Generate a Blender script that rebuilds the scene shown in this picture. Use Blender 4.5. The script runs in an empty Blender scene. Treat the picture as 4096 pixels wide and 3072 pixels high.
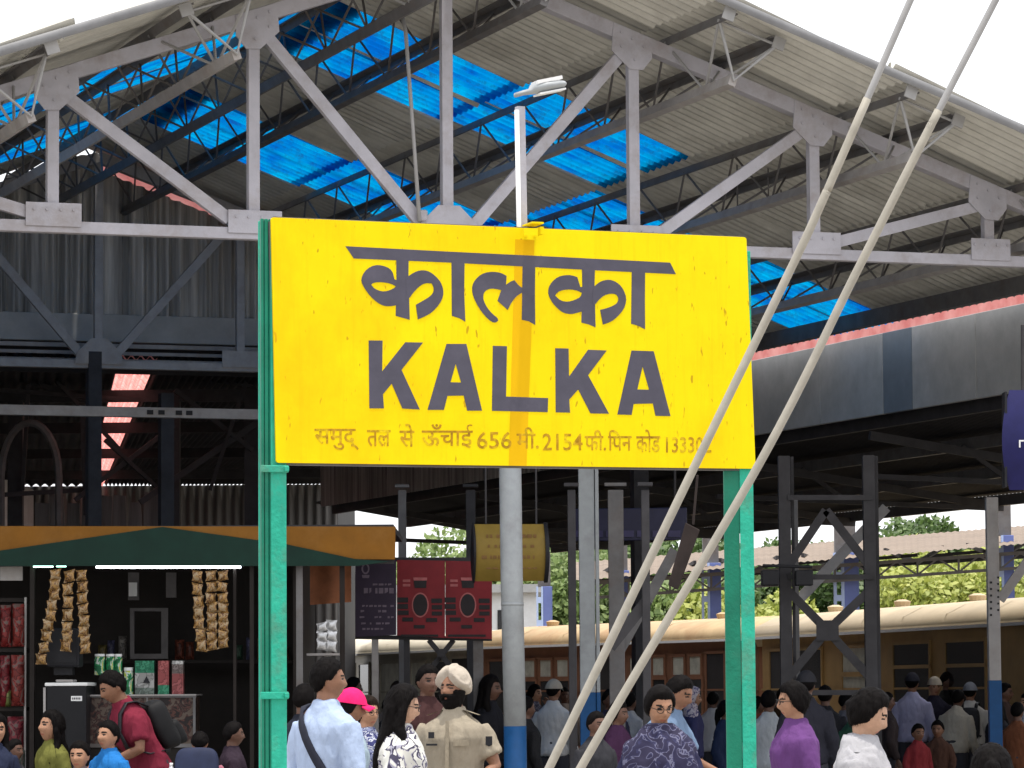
import bpy, bmesh, math, random
from mathutils import Vector, Matrix, noise
from mathutils.geometry import tessellate_polygon
random.seed(7)
S = bpy.context.scene
COL = S.collection
rad = math.radians
# ------------------------------------------------------------------ camera, sky, sun, exposure
F = 15000.0; TH = math.atan((2765-1536)/F); ROLL = .007
EYE = Vector((0, 0, 1.6))
FW = Vector((0, math.cos(TH), math.sin(TH))); RT = Vector((1, 0, 0)); UP = RT.cross(FW)
R2 = RT*math.cos(ROLL) - UP*math.sin(ROLL); U2 = UP*math.cos(ROLL) + RT*math.sin(ROLL)
cd = bpy.data.cameras.new('camera'); cam = bpy.data.objects.new('camera', cd); COL.objects.link(cam)
cd.sensor_width = 36; cd.lens = 36*F/4096; cd.clip_start = .5; cd.clip_end = 3000
cam.matrix_world = Matrix(((R2.x, U2.x, -FW.x, EYE.x), (R2.y, U2.y, -FW.y, EYE.y), (R2.z, U2.z, -FW.z, EYE.z), (0, 0, 0, 1)))
S.camera = cam
SUN_EL = 82.5; SUN_AZ = 136.0          # nearly overhead; azimuth clockwise from +Y
w = bpy.data.worlds.new('World'); S.world = w; w.use_nodes = True
wn = w.node_tree.nodes; wl = w.node_tree.links
sky = wn.new('ShaderNodeTexSky'); sky.sky_type = 'NISHITA'; sky.sun_disc = False
sky.sun_elevation = rad(SUN_EL); sky.sun_rotation = rad(SUN_AZ); sky.dust_density = 5.0; sky.air_density = 1.0
mx = wn.new('ShaderNodeMix'); mx.data_type = 'RGBA'; mx.inputs['Factor'].default_value = .72
mx.inputs['B'].default_value = (9.4, 9.5, 9.8, 1)       # bright haze and thin cloud over the sky
wl.new(sky.outputs['Color'], mx.inputs['A'])
bg = wn['Background']; bg.inputs['Strength'].default_value = .115
wl.new(mx.outputs['Result'], bg.inputs['Color'])
sl = bpy.data.lights.new('sun', 'SUN'); sun = bpy.data.objects.new('sun', sl); COL.objects.link(sun)
sl.energy = 2.0; sl.angle = rad(1.2); sl.color = (1, .95, .86)
sd = Vector((math.sin(rad(SUN_AZ))*math.cos(rad(SUN_EL)), math.cos(rad(SUN_AZ))*math.cos(rad(SUN_EL)), math.sin(rad(SUN_EL))))
sun.rotation_euler = sd.to_track_quat('Z', 'Y').to_euler(); sun.location = (0, 10, 40)
S.view_settings.view_transform = 'Standard'; S.view_settings.look = 'None'
S.view_settings.exposure = .80; S.view_settings.gamma = 1; S.view_settings.use_curve_mapping = False
S.render.engine = 'CYCLES'
S.cycles.max_bounces = 8; S.cycles.diffuse_bounces = 5; S.cycles.transmission_bounces = 6
S.cycles.use_denoising = True

# ------------------------------------------------------------------ pixel -> place
def ray(x, y): return FW + R2*((x-2048)/F) - U2*((y-1536)/F)
def at(x, y, Y):
    d = ray(x, y); return EYE + d*(Y/d.y)
def onp(x, y, P, n):
    d = ray(x, y); return EYE + d*((P-EYE).dot(n)/d.dot(n))
AX = rad(20)
cu = Vector((math.cos(AX), math.sin(AX), 0)); cv = Vector((-math.sin(AX), math.cos(AX), 0)); CO = Vector((0, 33, 0))
UZ = Vector((0, 0, 1))
def C(s, t, z): return CO + cu*s + cv*t + UZ*z
V = Vector

# ------------------------------------------------------------------ materials
MATS = {}
def mat(name, col, rough=.6, var=.12, scale=6.0, metal=0.0, bump=0.0, bscale=40.0, stretch=None, dirt=None, dirt_amt=.35, dscale=1.2, spec=.2):
    if name in MATS: return MATS[name]
    m = bpy.data.materials.new(name); m.use_nodes = True
    n = m.node_tree.nodes; l = m.node_tree.links; b = n['Principled BSDF']
    b.inputs['Roughness'].default_value = rough; b.inputs['Metallic'].default_value = metal
    b.inputs['Specular IOR Level'].default_value = spec
    tc = n.new('ShaderNodeTexCoord'); mp = n.new('ShaderNodeMapping'); l.new(tc.outputs['Object'], mp.inputs['Vector'])
    if stretch: mp.inputs['Scale'].default_value = stretch
    nz = n.new('ShaderNodeTexNoise'); nz.inputs['Scale'].default_value = scale; nz.inputs['Detail'].default_value = 6; nz.inputs['Roughness'].default_value = .65
    l.new(mp.outputs['Vector'], nz.inputs['Vector'])
    rp = n.new('ShaderNodeValToRGB')
    rp.color_ramp.elements[0].position = .3; rp.color_ramp.elements[1].position = .7
    rp.color_ramp.elements[0].color = (*[c*(1-var) for c in col], 1)
    rp.color_ramp.elements[1].color = (*[min(1, c*(1+var)) for c in col], 1)
    l.new(nz.outputs['Fac'], rp.inputs['Fac'])
    out = rp.outputs['Color']
    if dirt:
        n2 = n.new('ShaderNodeTexNoise'); n2.inputs['Scale'].default_value = dscale; n2.inputs['Detail'].default_value = 9; n2.inputs['Roughness'].default_value = .7
        l.new(mp.outputs['Vector'], n2.inputs['Vector'])
        r2 = n.new('ShaderNodeValToRGB'); r2.color_ramp.elements[0].position = .48; r2.color_ramp.elements[1].position = .72
        r2.color_ramp.elements[1].color = (dirt_amt*2,)*3 + (1,)
        l.new(n2.outputs['Fac'], r2.inputs['Fac'])
        mm = n.new('ShaderNodeMix'); mm.data_type = 'RGBA'; l.new(r2.outputs['Color'], mm.inputs['Factor'])
        l.new(out, mm.inputs['A']); mm.inputs['B'].default_value = (*dirt, 1); out = mm.outputs['Result']
    l.new(out, b.inputs['Base Color'])
    if bump:
        nb = n.new('ShaderNodeTexNoise'); nb.inputs['Scale'].default_value = bscale; nb.inputs['Detail'].default_value = 5
        l.new(mp.outputs['Vector'], nb.inputs['Vector'])
        bp = n.new('ShaderNodeBump'); bp.inputs['Strength'].default_value = bump; bp.inputs['Distance'].default_value = .02
        l.new(nb.outputs['Fac'], bp.inputs['Height']); l.new(bp.outputs['Normal'], b.inputs['Normal'])
    MATS[name] = m; return m
def emit(name, col, strength):
    m = bpy.data.materials.new(name); m.use_nodes = True; n = m.node_tree.nodes
    b = n['Principled BSDF']; b.inputs['Base Color'].default_value = (.8, .8, .8, 1)
    b.inputs['Emission Color'].default_value = (*col, 1); b.inputs['Emission Strength'].default_value = strength
    return m
def translucent(name, col, col2, scale=3.0, fac=.75, grime=None):
    m = bpy.data.materials.new(name); m.use_nodes = True; n = m.node_tree.nodes; l = m.node_tree.links
    n.remove(n['Principled BSDF'])
    tc = n.new('ShaderNodeTexCoord'); nz = n.new('ShaderNodeTexNoise'); nz.inputs['Scale'].default_value = scale; nz.inputs['Detail'].default_value = 8
    l.new(tc.outputs['Object'], nz.inputs['Vector'])
    rp = n.new('ShaderNodeValToRGB'); rp.color_ramp.elements[0].position = .35; rp.color_ramp.elements[1].position = .68
    rp.color_ramp.elements[0].color = (*col, 1); rp.color_ramp.elements[1].color = (*col2, 1)
    l.new(nz.outputs['Fac'], rp.inputs['Fac'])
    out = rp.outputs['Color']
    if grime:
        n2 = n.new('ShaderNodeTexNoise'); n2.inputs['Scale'].default_value = 9; n2.inputs['Detail'].default_value = 10; n2.inputs['Roughness'].default_value = .75; l.new(tc.outputs['Object'], n2.inputs['Vector'])
        r2 = n.new('ShaderNodeValToRGB'); r2.color_ramp.elements[0].position = .5; r2.color_ramp.elements[1].position = .75; r2.color_ramp.elements[1].color = (.85, .85, .85, 1); l.new(n2.outputs['Fac'], r2.inputs['Fac'])
        mm = n.new('ShaderNodeMix'); mm.data_type = 'RGBA'; l.new(r2.outputs['Color'], mm.inputs['Factor']); l.new(out, mm.inputs['A']); mm.inputs['B'].default_value = (*grime, 1); out = mm.outputs['Result']
    tr = n.new('ShaderNodeBsdfTranslucent'); df = n.new('ShaderNodeBsdfDiffuse'); ms = n.new('ShaderNodeMixShader'); ms.inputs[0].default_value = fac
    l.new(out, tr.inputs['Color']); l.new(out, df.inputs['Color'])
    l.new(df.outputs[0], ms.inputs[1]); l.new(tr.outputs[0], ms.inputs[2]); l.new(ms.outputs[0], n['Material Output'].inputs['Surface'])
    return m
def patterned(name, cols, scale=14.0, rough=.8):
    m = bpy.data.materials.new(name); m.use_nodes = True; n = m.node_tree.nodes; l = m.node_tree.links
    b = n['Principled BSDF']; b.inputs['Roughness'].default_value = rough; b.inputs['Specular IOR Level'].default_value = .2
    tc = n.new('ShaderNodeTexCoord'); nz = n.new('ShaderNodeTexNoise'); nz.inputs['Scale'].default_value = scale; nz.inputs['Detail'].default_value = 2; nz.inputs['Distortion'].default_value = 1.5
    l.new(tc.outputs['Object'], nz.inputs['Vector'])
    rp = n.new('ShaderNodeValToRGB'); rp.color_ramp.interpolation = 'CONSTANT'
    k = len(cols); el = rp.color_ramp.elements
    el[0].position = 0; el[0].color = (*cols[0], 1); el[1].position = .5 if k == 2 else .44; el[1].color = (*cols[1], 1)
    for i in range(2, k): e = el.new(.44 + .16*(i-1)/(k-1)); e.color = (*cols[i], 1)
    l.new(nz.outputs['Fac'], rp.inputs['Fac']); l.new(rp.outputs['Color'], b.inputs['Base Color'])
    return m

# ------------------------------------------------------------------ mesh helper
class MB:
    def __init__(s): s.v = []; s.f = []
    def add(s, vs, fs):
        o = len(s.v); s.v += [V(p) for p in vs]; s.f += [tuple(i+o for i in f) for f in fs]; return s
    def hexa(s, p):          # 8 points: bottom 4 then top 4
        return s.add(p, [(0,3,2,1),(4,5,6,7),(0,1,5,4),(1,2,6,5),(2,3,7,6),(3,0,4,7)])
    def box(s, c, d, ax=None):
        x, y, z = ax or (V((1,0,0)), V((0,1,0)), V((0,0,1)))
        c = V(c); a, b, e = d[0]/2, d[1]/2, d[2]/2
        return s.hexa([c+x*i*a+y*j*b+z*k*e for k in (-1, 1) for i, j in ((-1,-1),(1,-1),(1,1),(-1,1))])
    def bar(s, p, q, w, h, side=None):
        """square bar from p to q: w across 'side', h across the third axis"""
        p, q = V(p), V(q); d = (q-p).normalized()
        sd_ = V(side) if side is not None else (UZ if abs(d.z) < .9 else V((1, 0, 0)))
        y = (sd_ - d*sd_.dot(d)).normalized(); x = d.cross(y)
        return s.hexa([r + y*j*w/2 + x*i*h/2 for r in (p, q) for i, j in ((-1,-1),(1,-1),(1,1),(-1,1))])
    def angle(s, p, q, a, t, y, x):
        """L section: legs along y and x"""
        p, q = V(p), V(q); y = V(y).normalized(); x = V(x).normalized()
        pr = [(0,0),(a,0),(a,t),(t,t),(t,a),(0,a)]
        vs = [r + x*i + y*j for r in (p, q) for i, j in pr]
        return s.add(vs, [(5,4,3,2,1,0), (6,7,8,9,10,11)] + [(i, (i+1) % 6, 6+(i+1) % 6, 6+i) for i in range(6)])
    def tube(s, pts, r, n=8, cap=True):
        pts = [V(p) for p in pts]; rs = r if isinstance(r, (list, tuple)) else [r]*len(pts); o = len(s.v); k = len(pts)
        prev = None
        for i, p in enumerate(pts):
            d = ((pts[min(i+1, k-1)] - p).normalized() + (p - pts[max(i-1, 0)]).normalized())
            d = d.normalized() if d.length > 1e-6 else UZ
            if prev is None: a = d.orthogonal().normalized()
            else: a = (prev - d*prev.dot(d)).normalized()
            prev = a; b = d.cross(a)
            s.v += [p + (a*math.cos(2*math.pi*j/n) + b*math.sin(2*math.pi*j/n))*rs[i] for j in range(n)]
        for i in range(k-1):
            for j in range(n): s.f.append((o+i*n+j, o+i*n+(j+1) % n, o+(i+1)*n+(j+1) % n, o+(i+1)*n+j))
        if cap: s.f.append(tuple(o+j for j in reversed(range(n)))); s.f.append(tuple(o+(k-1)*n+j for j in range(n)))
        return s
    def prism(s, outer, nrm, th, holes=()):
        """flat polygon (3D points) pushed out by th along nrm"""
        nrm = V(nrm).normalized()
        loops = [[V(p) for p in outer]] + [[V(p) for p in h] for h in holes]
        allp = [p for lp in loops for p in lp]; tris = tessellate_polygon(loops); n = len(allp); o = len(s.v)
        s.v += allp + [p + nrm*th for p in allp]
        for t in tris:
            a, b, c = (allp[i] for i in t)
            t = tuple(t) if (b-a).cross(c-a).dot(nrm) > 0 else tuple(reversed(t))
            s.f.append(tuple(o+n+i for i in t)); s.f.append(tuple(o+i for i in reversed(t)))
        k = 0
        for lp in loops:
            m = len(lp)
            for i in range(m): s.f.append((o+k+i, o+k+(i+1) % m, o+n+k+(i+1) % m, o+n+k+i))
            k += m
        return s
    def loft(s, rings, cap=True):
        o = len(s.v); n = len(rings[0])
        for r in rings: s.v += [V(p) for p in r]
        for i in range(len(rings)-1):
            for j in range(n): s.f.append((o+i*n+j, o+i*n+(j+1) % n, o+(i+1)*n+(j+1) % n, o+(i+1)*n+j))
        if cap: s.f.append(tuple(o+j for j in reversed(range(n)))); s.f.append(tuple(o+(len(rings)-1)*n+j for j in range(n)))
        return s
    def grid(s, fn, nu, nv, closed_u=False):
        o = len(s.v)
        for j in range(nv+1):
            for i in range(nu+(0 if closed_u else 1)): s.v.append(V(fn(i/nu, j/nv)))
        w_ = nu if closed_u else nu+1
        for j in range(nv):
            for i in range(nu): s.f.append((o+j*w_+i, o+j*w_+(i+1) % w_, o+(j+1)*w_+(i+1) % w_, o+(j+1)*w_+i))
        return s
    def build(s, name, m, parent=None, smooth=False, bevel=0.0, fixn=True):
        me = bpy.data.meshes.new(name); off = parent.matrix_basis.translation if parent is not None and parent.parent is None else V((0,0,0))
        if parent is not None and parent.parent is not None: off = parent.parent.matrix_basis.translation
        if parent is None:
            off = sum(s.v, V((0,0,0)))/max(1, len(s.v)); off.z = min(p.z for p in s.v)
        me.from_pydata([p-off for p in s.v], [], s.f); me.update()
        if fixn:
            bm = bmesh.new(); bm.from_mesh(me); bmesh.ops.recalc_face_normals(bm, faces=bm.faces); bm.to_mesh(me); bm.free()
        if smooth:
            for p in me.polygons: p.use_smooth = True
        ob = bpy.data.objects.new(name, me); COL.objects.link(ob)
        for q in (m if isinstance(m, (list, tuple)) else [m]): me.materials.append(q)
        if parent is not None: ob.parent = parent
        else: ob.location = off
        if bevel:
            bv = ob.modifiers.new('bevel', 'BEVEL'); bv.width = bevel; bv.segments = 2; bv.limit_method = 'ANGLE'
        return ob
def tag(o, label=None, cat=None, group=None, kind=None):
    if label: o['label'] = label
    if cat: o['category'] = cat
    if group: o['group'] = group
    if kind: o['kind'] = kind
    return o
def thing(name, loc, label, cat, group=None):
    e = bpy.data.objects.new(name, None); COL.objects.link(e); e.location = loc; e.empty_display_size = .2
    return tag(e, label, cat, group)
def struct(o): o['kind'] = 'structure'; return o
def copy_thing(root, delta, label=None):
    r = root.copy(); COL.objects.link(r); r.location = root.location + V(delta)
    if label: r['label'] = label
    for ch in root.children:
        c = ch.copy(); COL.objects.link(c); c.parent = r
        for g in ch.children:
            d = g.copy(); COL.objects.link(d); d.parent = c
    return r

M = {}
M['truss'] = mat('grey_lilac_paint', (.42, .41, .45), .5, .12, 3, dirt=(.22, .17, .13), dirt_amt=.28, dscale=2.6, bump=.08, bscale=60)
M['steel'] = mat('dull_steel_paint', (.14, .135, .135), .55, .2, 5, dirt=(.10, .07, .05), dirt_amt=.3, dscale=3)
M['steel_l'] = mat('pale_steel_paint', (.36, .34, .33), .5, .15, 5, dirt=(.2, .15, .1), dirt_amt=.2, dscale=3)
M['rod'] = mat('white_rod_paint', (.33, .325, .32), .5, .1, 8)
M['dark'] = mat('dark_sooty_steel', (.045, .043, .046), .65, .25, 5)
M['sheet'] = mat('weathered_roof_sheet', (.56, .55, .50), .6, .16, 2.5, dirt=(.22, .20, .17), dirt_amt=.25, dscale=1.0)
M['gable'] = mat('dark_corrugated_sheet', (.40, .385, .36), .5, .75, 2.6, stretch=(3, 3, .12))
M['wall_d'] = mat('sooty_ribbed_wall', (.12, .115, .11), .6, .5, 2, stretch=(3, 3, .2))
M['panel'] = mat('grey_fascia_panel', (.42, .42, .41), .6, .14, 3, dirt=(.24, .24, .24), dirt_amt=.2, dscale=.6)
M['panel_p'] = mat('slate_patch_panel', (.19, .22, .25), .6, .12, 3)
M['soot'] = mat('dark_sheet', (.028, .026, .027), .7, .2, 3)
M['blue_sky'] = translucent('blue_translucent_sheet', (.0, .10, .42), (.0, .29, .55), 2.2, .8, (.01, .03, .09))
M['pink_tr'] = translucent('reddish_translucent_sheet', (.74, .24, .22), (.9, .42, .38), 4, .8)
M['conc'] = mat('platform_concrete', (.34, .32, .29), .85, .15, 1.5, dirt=(.25, .22, .19), dscale=.3)
M['earth'] = mat('track_earth', (.22, .2, .17), .95, .2, .5)
M['cream'] = mat('cream_wire_sleeve', (.34, .315, .265), .5, .12, 20)
M['yellow'] = None
M['green_d'] = mat('green_enamel', (.01, .18, .11), .38, .22, 4, dirt=(.03, .17, .11), dirt_amt=.35, dscale=7, bump=.15, bscale=60)
M['green'] = mat('bright_green_enamel', (.025, .38, .255), .4, .16, 9, dirt=(.10, .22, .15), dirt_amt=.4, dscale=7, bump=.25, bscale=50)  # lighter green than the post flanges
M['pole'] = mat('silver_grey_pole_paint', (.33, .35, .36), .42, .12, 6, dirt=(.22, .22, .22), dirt_amt=.3, dscale=4)
M['blue'] = mat('blue_base_paint', (.012, .075, .21), .45, .15, 6)
M['pillar_b'] = mat('blue_pillar_paint', (.14, .18, .42), .6, .1, 3)
M['pillar_l'] = mat('pale_blue_pillar_paint', (.4, .5, .75), .6, .1, 3)
M['white'] = mat('white_paint', (.75, .75, .74), .55, .06, 6)
M['black'] = mat('black_plastic', (.015, .015, .018), .45, .2, 8)

# ------------------------------------------------------------------ ground and platform
def flat(name, pts, z, m):
    b = MB(); b.add([(x, y, z) for x, y in pts], [tuple(range(len(pts)))]); return struct(b.build(name, m))
flat('ground', [(-900, -300), (900, -300), (900, 1500), (-900, 1500)], -.45, M['earth'])
b = MB(); b.hexa([(-30, -20, -.44), (16, -20, -.44), (16, 46, -.44), (-30, 92, -.44), (-30, -20, 0), (16, -20, 0), (16, 46, 0), (-30, 92, 0)])
struct(b.build('platform', M['conc']))
M['low_bounce'] = mat('low_bounce_paving', (.13, .12, .11), .8, .2, 2)  # dark unseen ground added under the roof to cut bounced light
flat('added_unseen_paving', [(C(-9, -1, 0).x, C(-9, -1, 0).y), (C(12, -1, 0).x, C(12, -1, 0).y), (C(10.5, 30, 0).x, C(10.5, 30, 0).y), (-28, 88)], .004, M['low_bounce'])

# ------------------------------------------------------------------ main gabled canopy
S0, ZA, ZC, SL = -.603, 8.06, 5.55, .348
TH_R = math.atan(SL); ZR = ZA + .21; RUN = 7.45; PAN = 1.77
T0, T1 = -1.45, 13.85
canopy = thing('platform_canopy', C(S0, 6, 0), 'large gabled platform canopy with pale grey trusses, corrugated roof sheets and blue skylight strips', 'canopy')
def roofp(sd, d, t, up=0.0):        # point on the roof, d metres out from the ridge (horizontal), side sd
    return C(S0 + sd*d, t, ZR - SL*d) + (cu*sd*math.sin(TH_R) + UZ*math.cos(TH_R))*up
def corrug(mb, sd, d0, d1, t0, t1, up0, up1, pitch=.17, amp=.048, rows=2, per=6):
    n = max(per, int(round((t1-t0)/pitch*per)))
    for_ = lambda a, bb: roofp(sd, d0+(d1-d0)*bb, t0+(t1-t0)*a, up0+(up1-up0)*bb + amp*math.sin(2*math.pi*(t0+(t1-t0)*a)/pitch))
    mb.grid(for_, n, rows)
SKY = [(3.42, 4.56), (4.72, 5.82), (6.25, 7.25), (7.4, 8.45), (8.95, 9.98), (10.1, 11.12)]     # skylight strips (position along the ridge)
ROWS = [(-.02, 1.98), (1.86, 3.78), (3.66, 5.58), (5.46, RUN)]
SKYROWS = {1: ((0, 1), (0, 1), (2, 3), (2, 3), (0, 1, 2), (0, 1)), -1: ((0, 1, 2), (0, 1, 2), (), (), (0, 1, 2, 3), (0, 1, 2, 3))}
cuts = [T0] + [x for p in SKY for x in p] + [T1]
for sd in (1, -1):
    sh = MB()
    for r, (d0, d1) in enumerate(ROWS):
        up0, up1 = .09, .0
        for k in range(len(cuts)-1):
            a, bb = cuts[k], cuts[k+1]
            is_sky = k % 2 == 1 and r in SKYROWS[sd][k//2]
            if is_sky: continue
            corrug(sh, sd, d0, d1, a, bb, up0, up1)
    part = sh.build('roof_sheeting', M['sheet'], canopy, smooth=True)
    for k, (a, bb) in enumerate(SKY):
        for r in SKYROWS[sd][k]:
            q = MB(); corrug(q, sd, ROWS[r][0], ROWS[r][1], a, bb, .05, .0); q.build('skylight', M['blue_sky'], part, smooth=True)
# ridge cap and verge flashing
q = MB()
for sd in (1, -1): q.add([roofp(sd, .3, T0-.03, .06), roofp(sd, -.01, T0-.03, .11), roofp(sd, -.01, T1, .11), roofp(sd, .3, T1, .06)], [(0,1,2,3)])
q.build('ridge_cap', M['steel_l'], canopy)
for sd in (1, -1):
    q = MB()
    pr = [(-.015, -.035), (-.025, -.02), (-.03, .005), (-.025, .03), (-.01, .045)]
    q.grid(lambda a, c_: roofp(sd, -.02+(RUN+.02)*a, T0+pr[int(round(c_*4))][0], pr[int(round(c_*4))][1]), 2, 4)
    q.build('verge_flashing', mat('dull_flashing', (.2, .2, .205), .5, .15, 4), canopy, smooth=True)

def chordz(d): return ZA - SL*d
def make_truss(t, m, th=.11):
    tr = MB(); tr.bar(C(S0-7.3, t, ZC), C(S0+7.3, t, ZC), .1, th, UZ)
    root = tr.build('truss', m, canopy, bevel=.006)
    def member(name, p, q_, w_, h_=.09): MB().bar(p, q_, w_, h_, cv.cross(V(q_)-V(p))).build(name, m, root, bevel=.004)
    for sd in (1, -1):
        member('top_chord', C(S0, t, ZA), C(S0+sd*7.25, t, chordz(7.25)), .13, .13)
        for k in range(0, 4):
            if k == 0 and sd < 0: continue
            s = S0+sd*k*PAN
            member('vertical', C(s, t-.01, ZC+.05), C(s, t-.01, chordz(k*PAN)-.05), .10, .08)
        for k in range(0, 3):
            a_ = C(S0+sd*(k*PAN+.22), t-.012, ZC+.12); b_ = C(S0+sd*((k+1)*PAN-.12), t-.012, chordz((k+1)*PAN)-.16)
            member('diagonal', a_, b_, .105, .07)
        for k in range(1, 4):          # gussets at the top chord
            d = k*PAN; c0 = lambda dx, dz: C(S0+sd*(d+dx), t-.075, chordz(d+dx)+dz)
            g = MB(); g.prism([c0(-.20, .06), c0(.17, .06), c0(.17, -.12), c0(.08, -.26), c0(-.05, -.30), c0(-.22, -.20)], cv, .013)
            g.build('gusset', m, root)
            g = MB(); wd = .24 if k < 3 else .2
            g.prism([C(S0+sd*d-wd, t-.075, ZC-.0), C(S0+sd*d+wd, t-.075, ZC-.0), C(S0+sd*d+wd, t-.075, ZC+.2), C(S0+sd*d-wd, t-.075, ZC+.2)], cv, .013)
            g.build('gusset', m, root)
    g = MB(); g.prism([C(S0-.3, t-.075, ZC), C(S0+.3, t-.075, ZC), C(S0+.27, t-.075, ZC+.14), C(S0+.1, t-.075, ZC+.31), C(S0-.1, t-.075, ZC+.31), C(S0-.27, t-.075, ZC+.14)], cv, .013)
    g.build('gusset', m, root)
    for sd in ((1, -1) if t == 0 else ()):
        for k in range(1, 4):
            d = k*PAN
            for dx, dz in [(-.13, -.13), (-.13, .0), (-.02, -.02), (.09, -.05), (0, -.2)]+[(e, None) for e in (-.17, -.06, .06, .17)]:
                z_ = ZC+.14 if dz is None else chordz(d+dx)+dz
                MB().tube([C(S0+sd*(d+dx), t-.074, z_), C(S0+sd*(d+dx), t-.09, z_)], .012, 6).build('bolt', m, root)
    return root
make_truss(0, M['truss'])
make_truss(12.9, M['steel_l'])

# triangular lattice purlins running along the roof
for sd in (1, -1):
    for d in (.45, 2.2, 3.94, 5.68):
        nin = -(cu*sd*math.sin(TH_R) + UZ*math.cos(TH_R)); dn = cu*sd*math.cos(TH_R) - UZ*math.sin(TH_R)
        ta, tb = -1.18, T1-.1
        dd = d+.23
        A_ = lambda t, o=0: roofp(sd, dd-.28+o, t, -.035); B_ = lambda t, o=0: roofp(sd, dd+.28+o, t, -.035)
        base = lambda t: roofp(sd, dd, t, -.55)
        P = MB()
        P.angle(A_(ta-.2), A_(tb), .085, .012, nin, dn); P.angle(B_(ta), B_(tb), .085, .012, nin, -dn)
        pur = P.build('purlin', M['steel'], canopy)
        fl = MB(); fl.bar(base(ta), base(tb), .09, .07, nin); fl.build('bottom_flange', M['steel_l'] if d > 1 else M['steel'], pur)
        lc = MB(); rods = MB(); n = 12; st = (tb-ta)/n; step = st/2
        for i in range(n):
            t = ta+i*st
            for G in (A_, B_):
                (rods if i < 1 else lc).tube([G(t)+nin*.05, base(t+step), G(t+st)+nin*.05], .014 if i < 1 else .012, 5)
        lc.build('lacing', M['steel'], pur); 
        rods.tube([A_(ta)+nin*.05, base(ta-.02), B_(ta)+nin*.05], .017, 6); rods.tube([A_(ta)+nin*.06, B_(ta)+nin*.06], .012, 5)
        rods.build('end_rod', M['rod'], pur)
        for q_ in (A_(ta-.2), B_(ta)): MB().box(q_+nin*.04-cv*.015, (.11, .02, .11), (dn, cv, nin)).build('end_clip', M['rod'], pur)

# far gable wall of upright corrugated sheet, leaving a slit under the roof
tg = T1-.25
def gw(sd_range, z0, f):
    q = MB(); n = 900
    a0, a1 = sd_range
    def fn(a, c_):
        s = a0+(a1-a0)*a; top = ZR-SL*abs(s-S0)-f(s)
        return C(s, tg+.05*math.sin(2*math.pi*s/.16)*(1 if math.sin(2*math.pi*s/.97) > -.75 else .25), z0+(top-z0)*c_)
    q.grid(fn, n, 10); return q
g = gw((S0-7.2, S0+5.6), 6.22, lambda s: .07 + (.13 if .2 < s-S0 < 3.1 else 0) + (.10 if -2.2 < s-S0 < -1.0 else 0))
q = MB(); q.grid(lambda a, c_: C(S0+.1+3.2*a, tg+.12, ZR-SL*(.1+3.2*a)-.02-.25*c_), 2, 1); q.build('pink_glow_strip', M['pink_tr'], canopy, fixn=False)  # added pink sheet behind the gable slit, tinting the light that leaks through
g.build('gable_wall', M['gable'], canopy, smooth=True, fixn=False)
q = MB(); q.box(C(S0-.3, tg+.02, 6.06), (13.6, .12, .34), (cu, cv, UZ)); q.build('gable_band', M['panel'], canopy, bevel=.01)
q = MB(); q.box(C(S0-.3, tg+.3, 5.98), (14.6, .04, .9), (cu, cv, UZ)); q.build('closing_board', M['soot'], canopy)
for z, dz in ((5.83, .05), (5.74, .04), (5.65, .05)):
    q = MB(); q.box(C(S0-.3, tg-.15+.06*(z < 5.7), z), (13.2, .05, dz), (cu, cv, UZ)); q.build('gable_rail', M['steel_l'], canopy)
for s, t in ((S0-.05, 12.9), (S0+.95, 13.3), (S0+7.0, 12.9), (S0-7.0, 12.9), (S0-7.0, 0.2), (S0+7.0, 0.2)):
    q = MB(); q.box(C(s, t, 2.85), (.2, .14, 5.7) if abs(s) > 6 else (.16, .16, 5.7 if s < S0 else 4.8), (cu, cv, UZ)); q.build('column', M['dark'], canopy)
q = MB(); q.bar(C(S0-7.4, 9.5, 4.72), C(S0+4, 9.5, 4.72), .11, .12, UZ)
tb_ = q.build('tie_beam', M['steel_l'], canopy)
q = MB()
for s in (-.85, -.72, -.52, -.4): q.box(C(s, 9.433, 4.72), (.07, .012, .05), (cu, cv, UZ))
q.build('tie_mark', M['black'], tb_)
# eave beam on the right and darker boarding over the slit
q = MB(); q.bar(C(S0+7.05, T0+1.2, ZR-SL*7.05-.16), C(S0+7.05, T1, ZR-SL*7.05-.16), .17, .1, UZ); q.build('eave_beam', M['steel'], canopy)
# long hanging valance below the right eave
SF = S0+7.75
def fz(x, y): return onp(x, y, C(SF, 0, 0), cu)
ft, fb = fz(4096, 1237), fz(4096, 1557)
zt, zb = ft.z+.06, fb.z-.02
tnear = -2.2; tfar = 29
val = thing('hanging_valance', C(SF, 10, 0), 'long grey panelled valance hanging below the right eave of the gabled canopy', 'valance')
edges = [tnear, 2.3, 5.0, 6.55, 7.3, 9.0, 11.6, 13.2]
for i in range(len(edges)-1):
    a, bb = edges[i]+.006, edges[i+1]-.006
    q = MB(); q.box(C(SF, (a+bb)/2, (zt+zb)/2), (.05, bb-a, zt-zb), (cu, cv, UZ))
    o = q.build('valance_panel', M['panel_p'] if i == 3 else M['panel'], val, bevel=.006)
    if i == 3: o['label'] = 'darker slate patch panel of the valance'
q = MB(); q.grid(lambda a, c_: C(SF+.12, tnear+(tfar-tnear)*a, zt-.03+.26*c_+.02*math.sin(a*170*2*math.pi)), 1000, 1); q.build('pink_glow_strip', M['pink_tr'], val, fixn=False)  # translucent strip added in the slit so the sky behind glows pink
q = MB(); q.grid(lambda a, c_: C(SF+.02*math.sin(a*150*2*math.pi), 13.2+(tfar-13.2)*a, zb+(zt-zb-.15)*c_), 1200, 1); q.build('ribbed_sheet', M['gable'], val, smooth=True, fixn=False)
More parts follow.
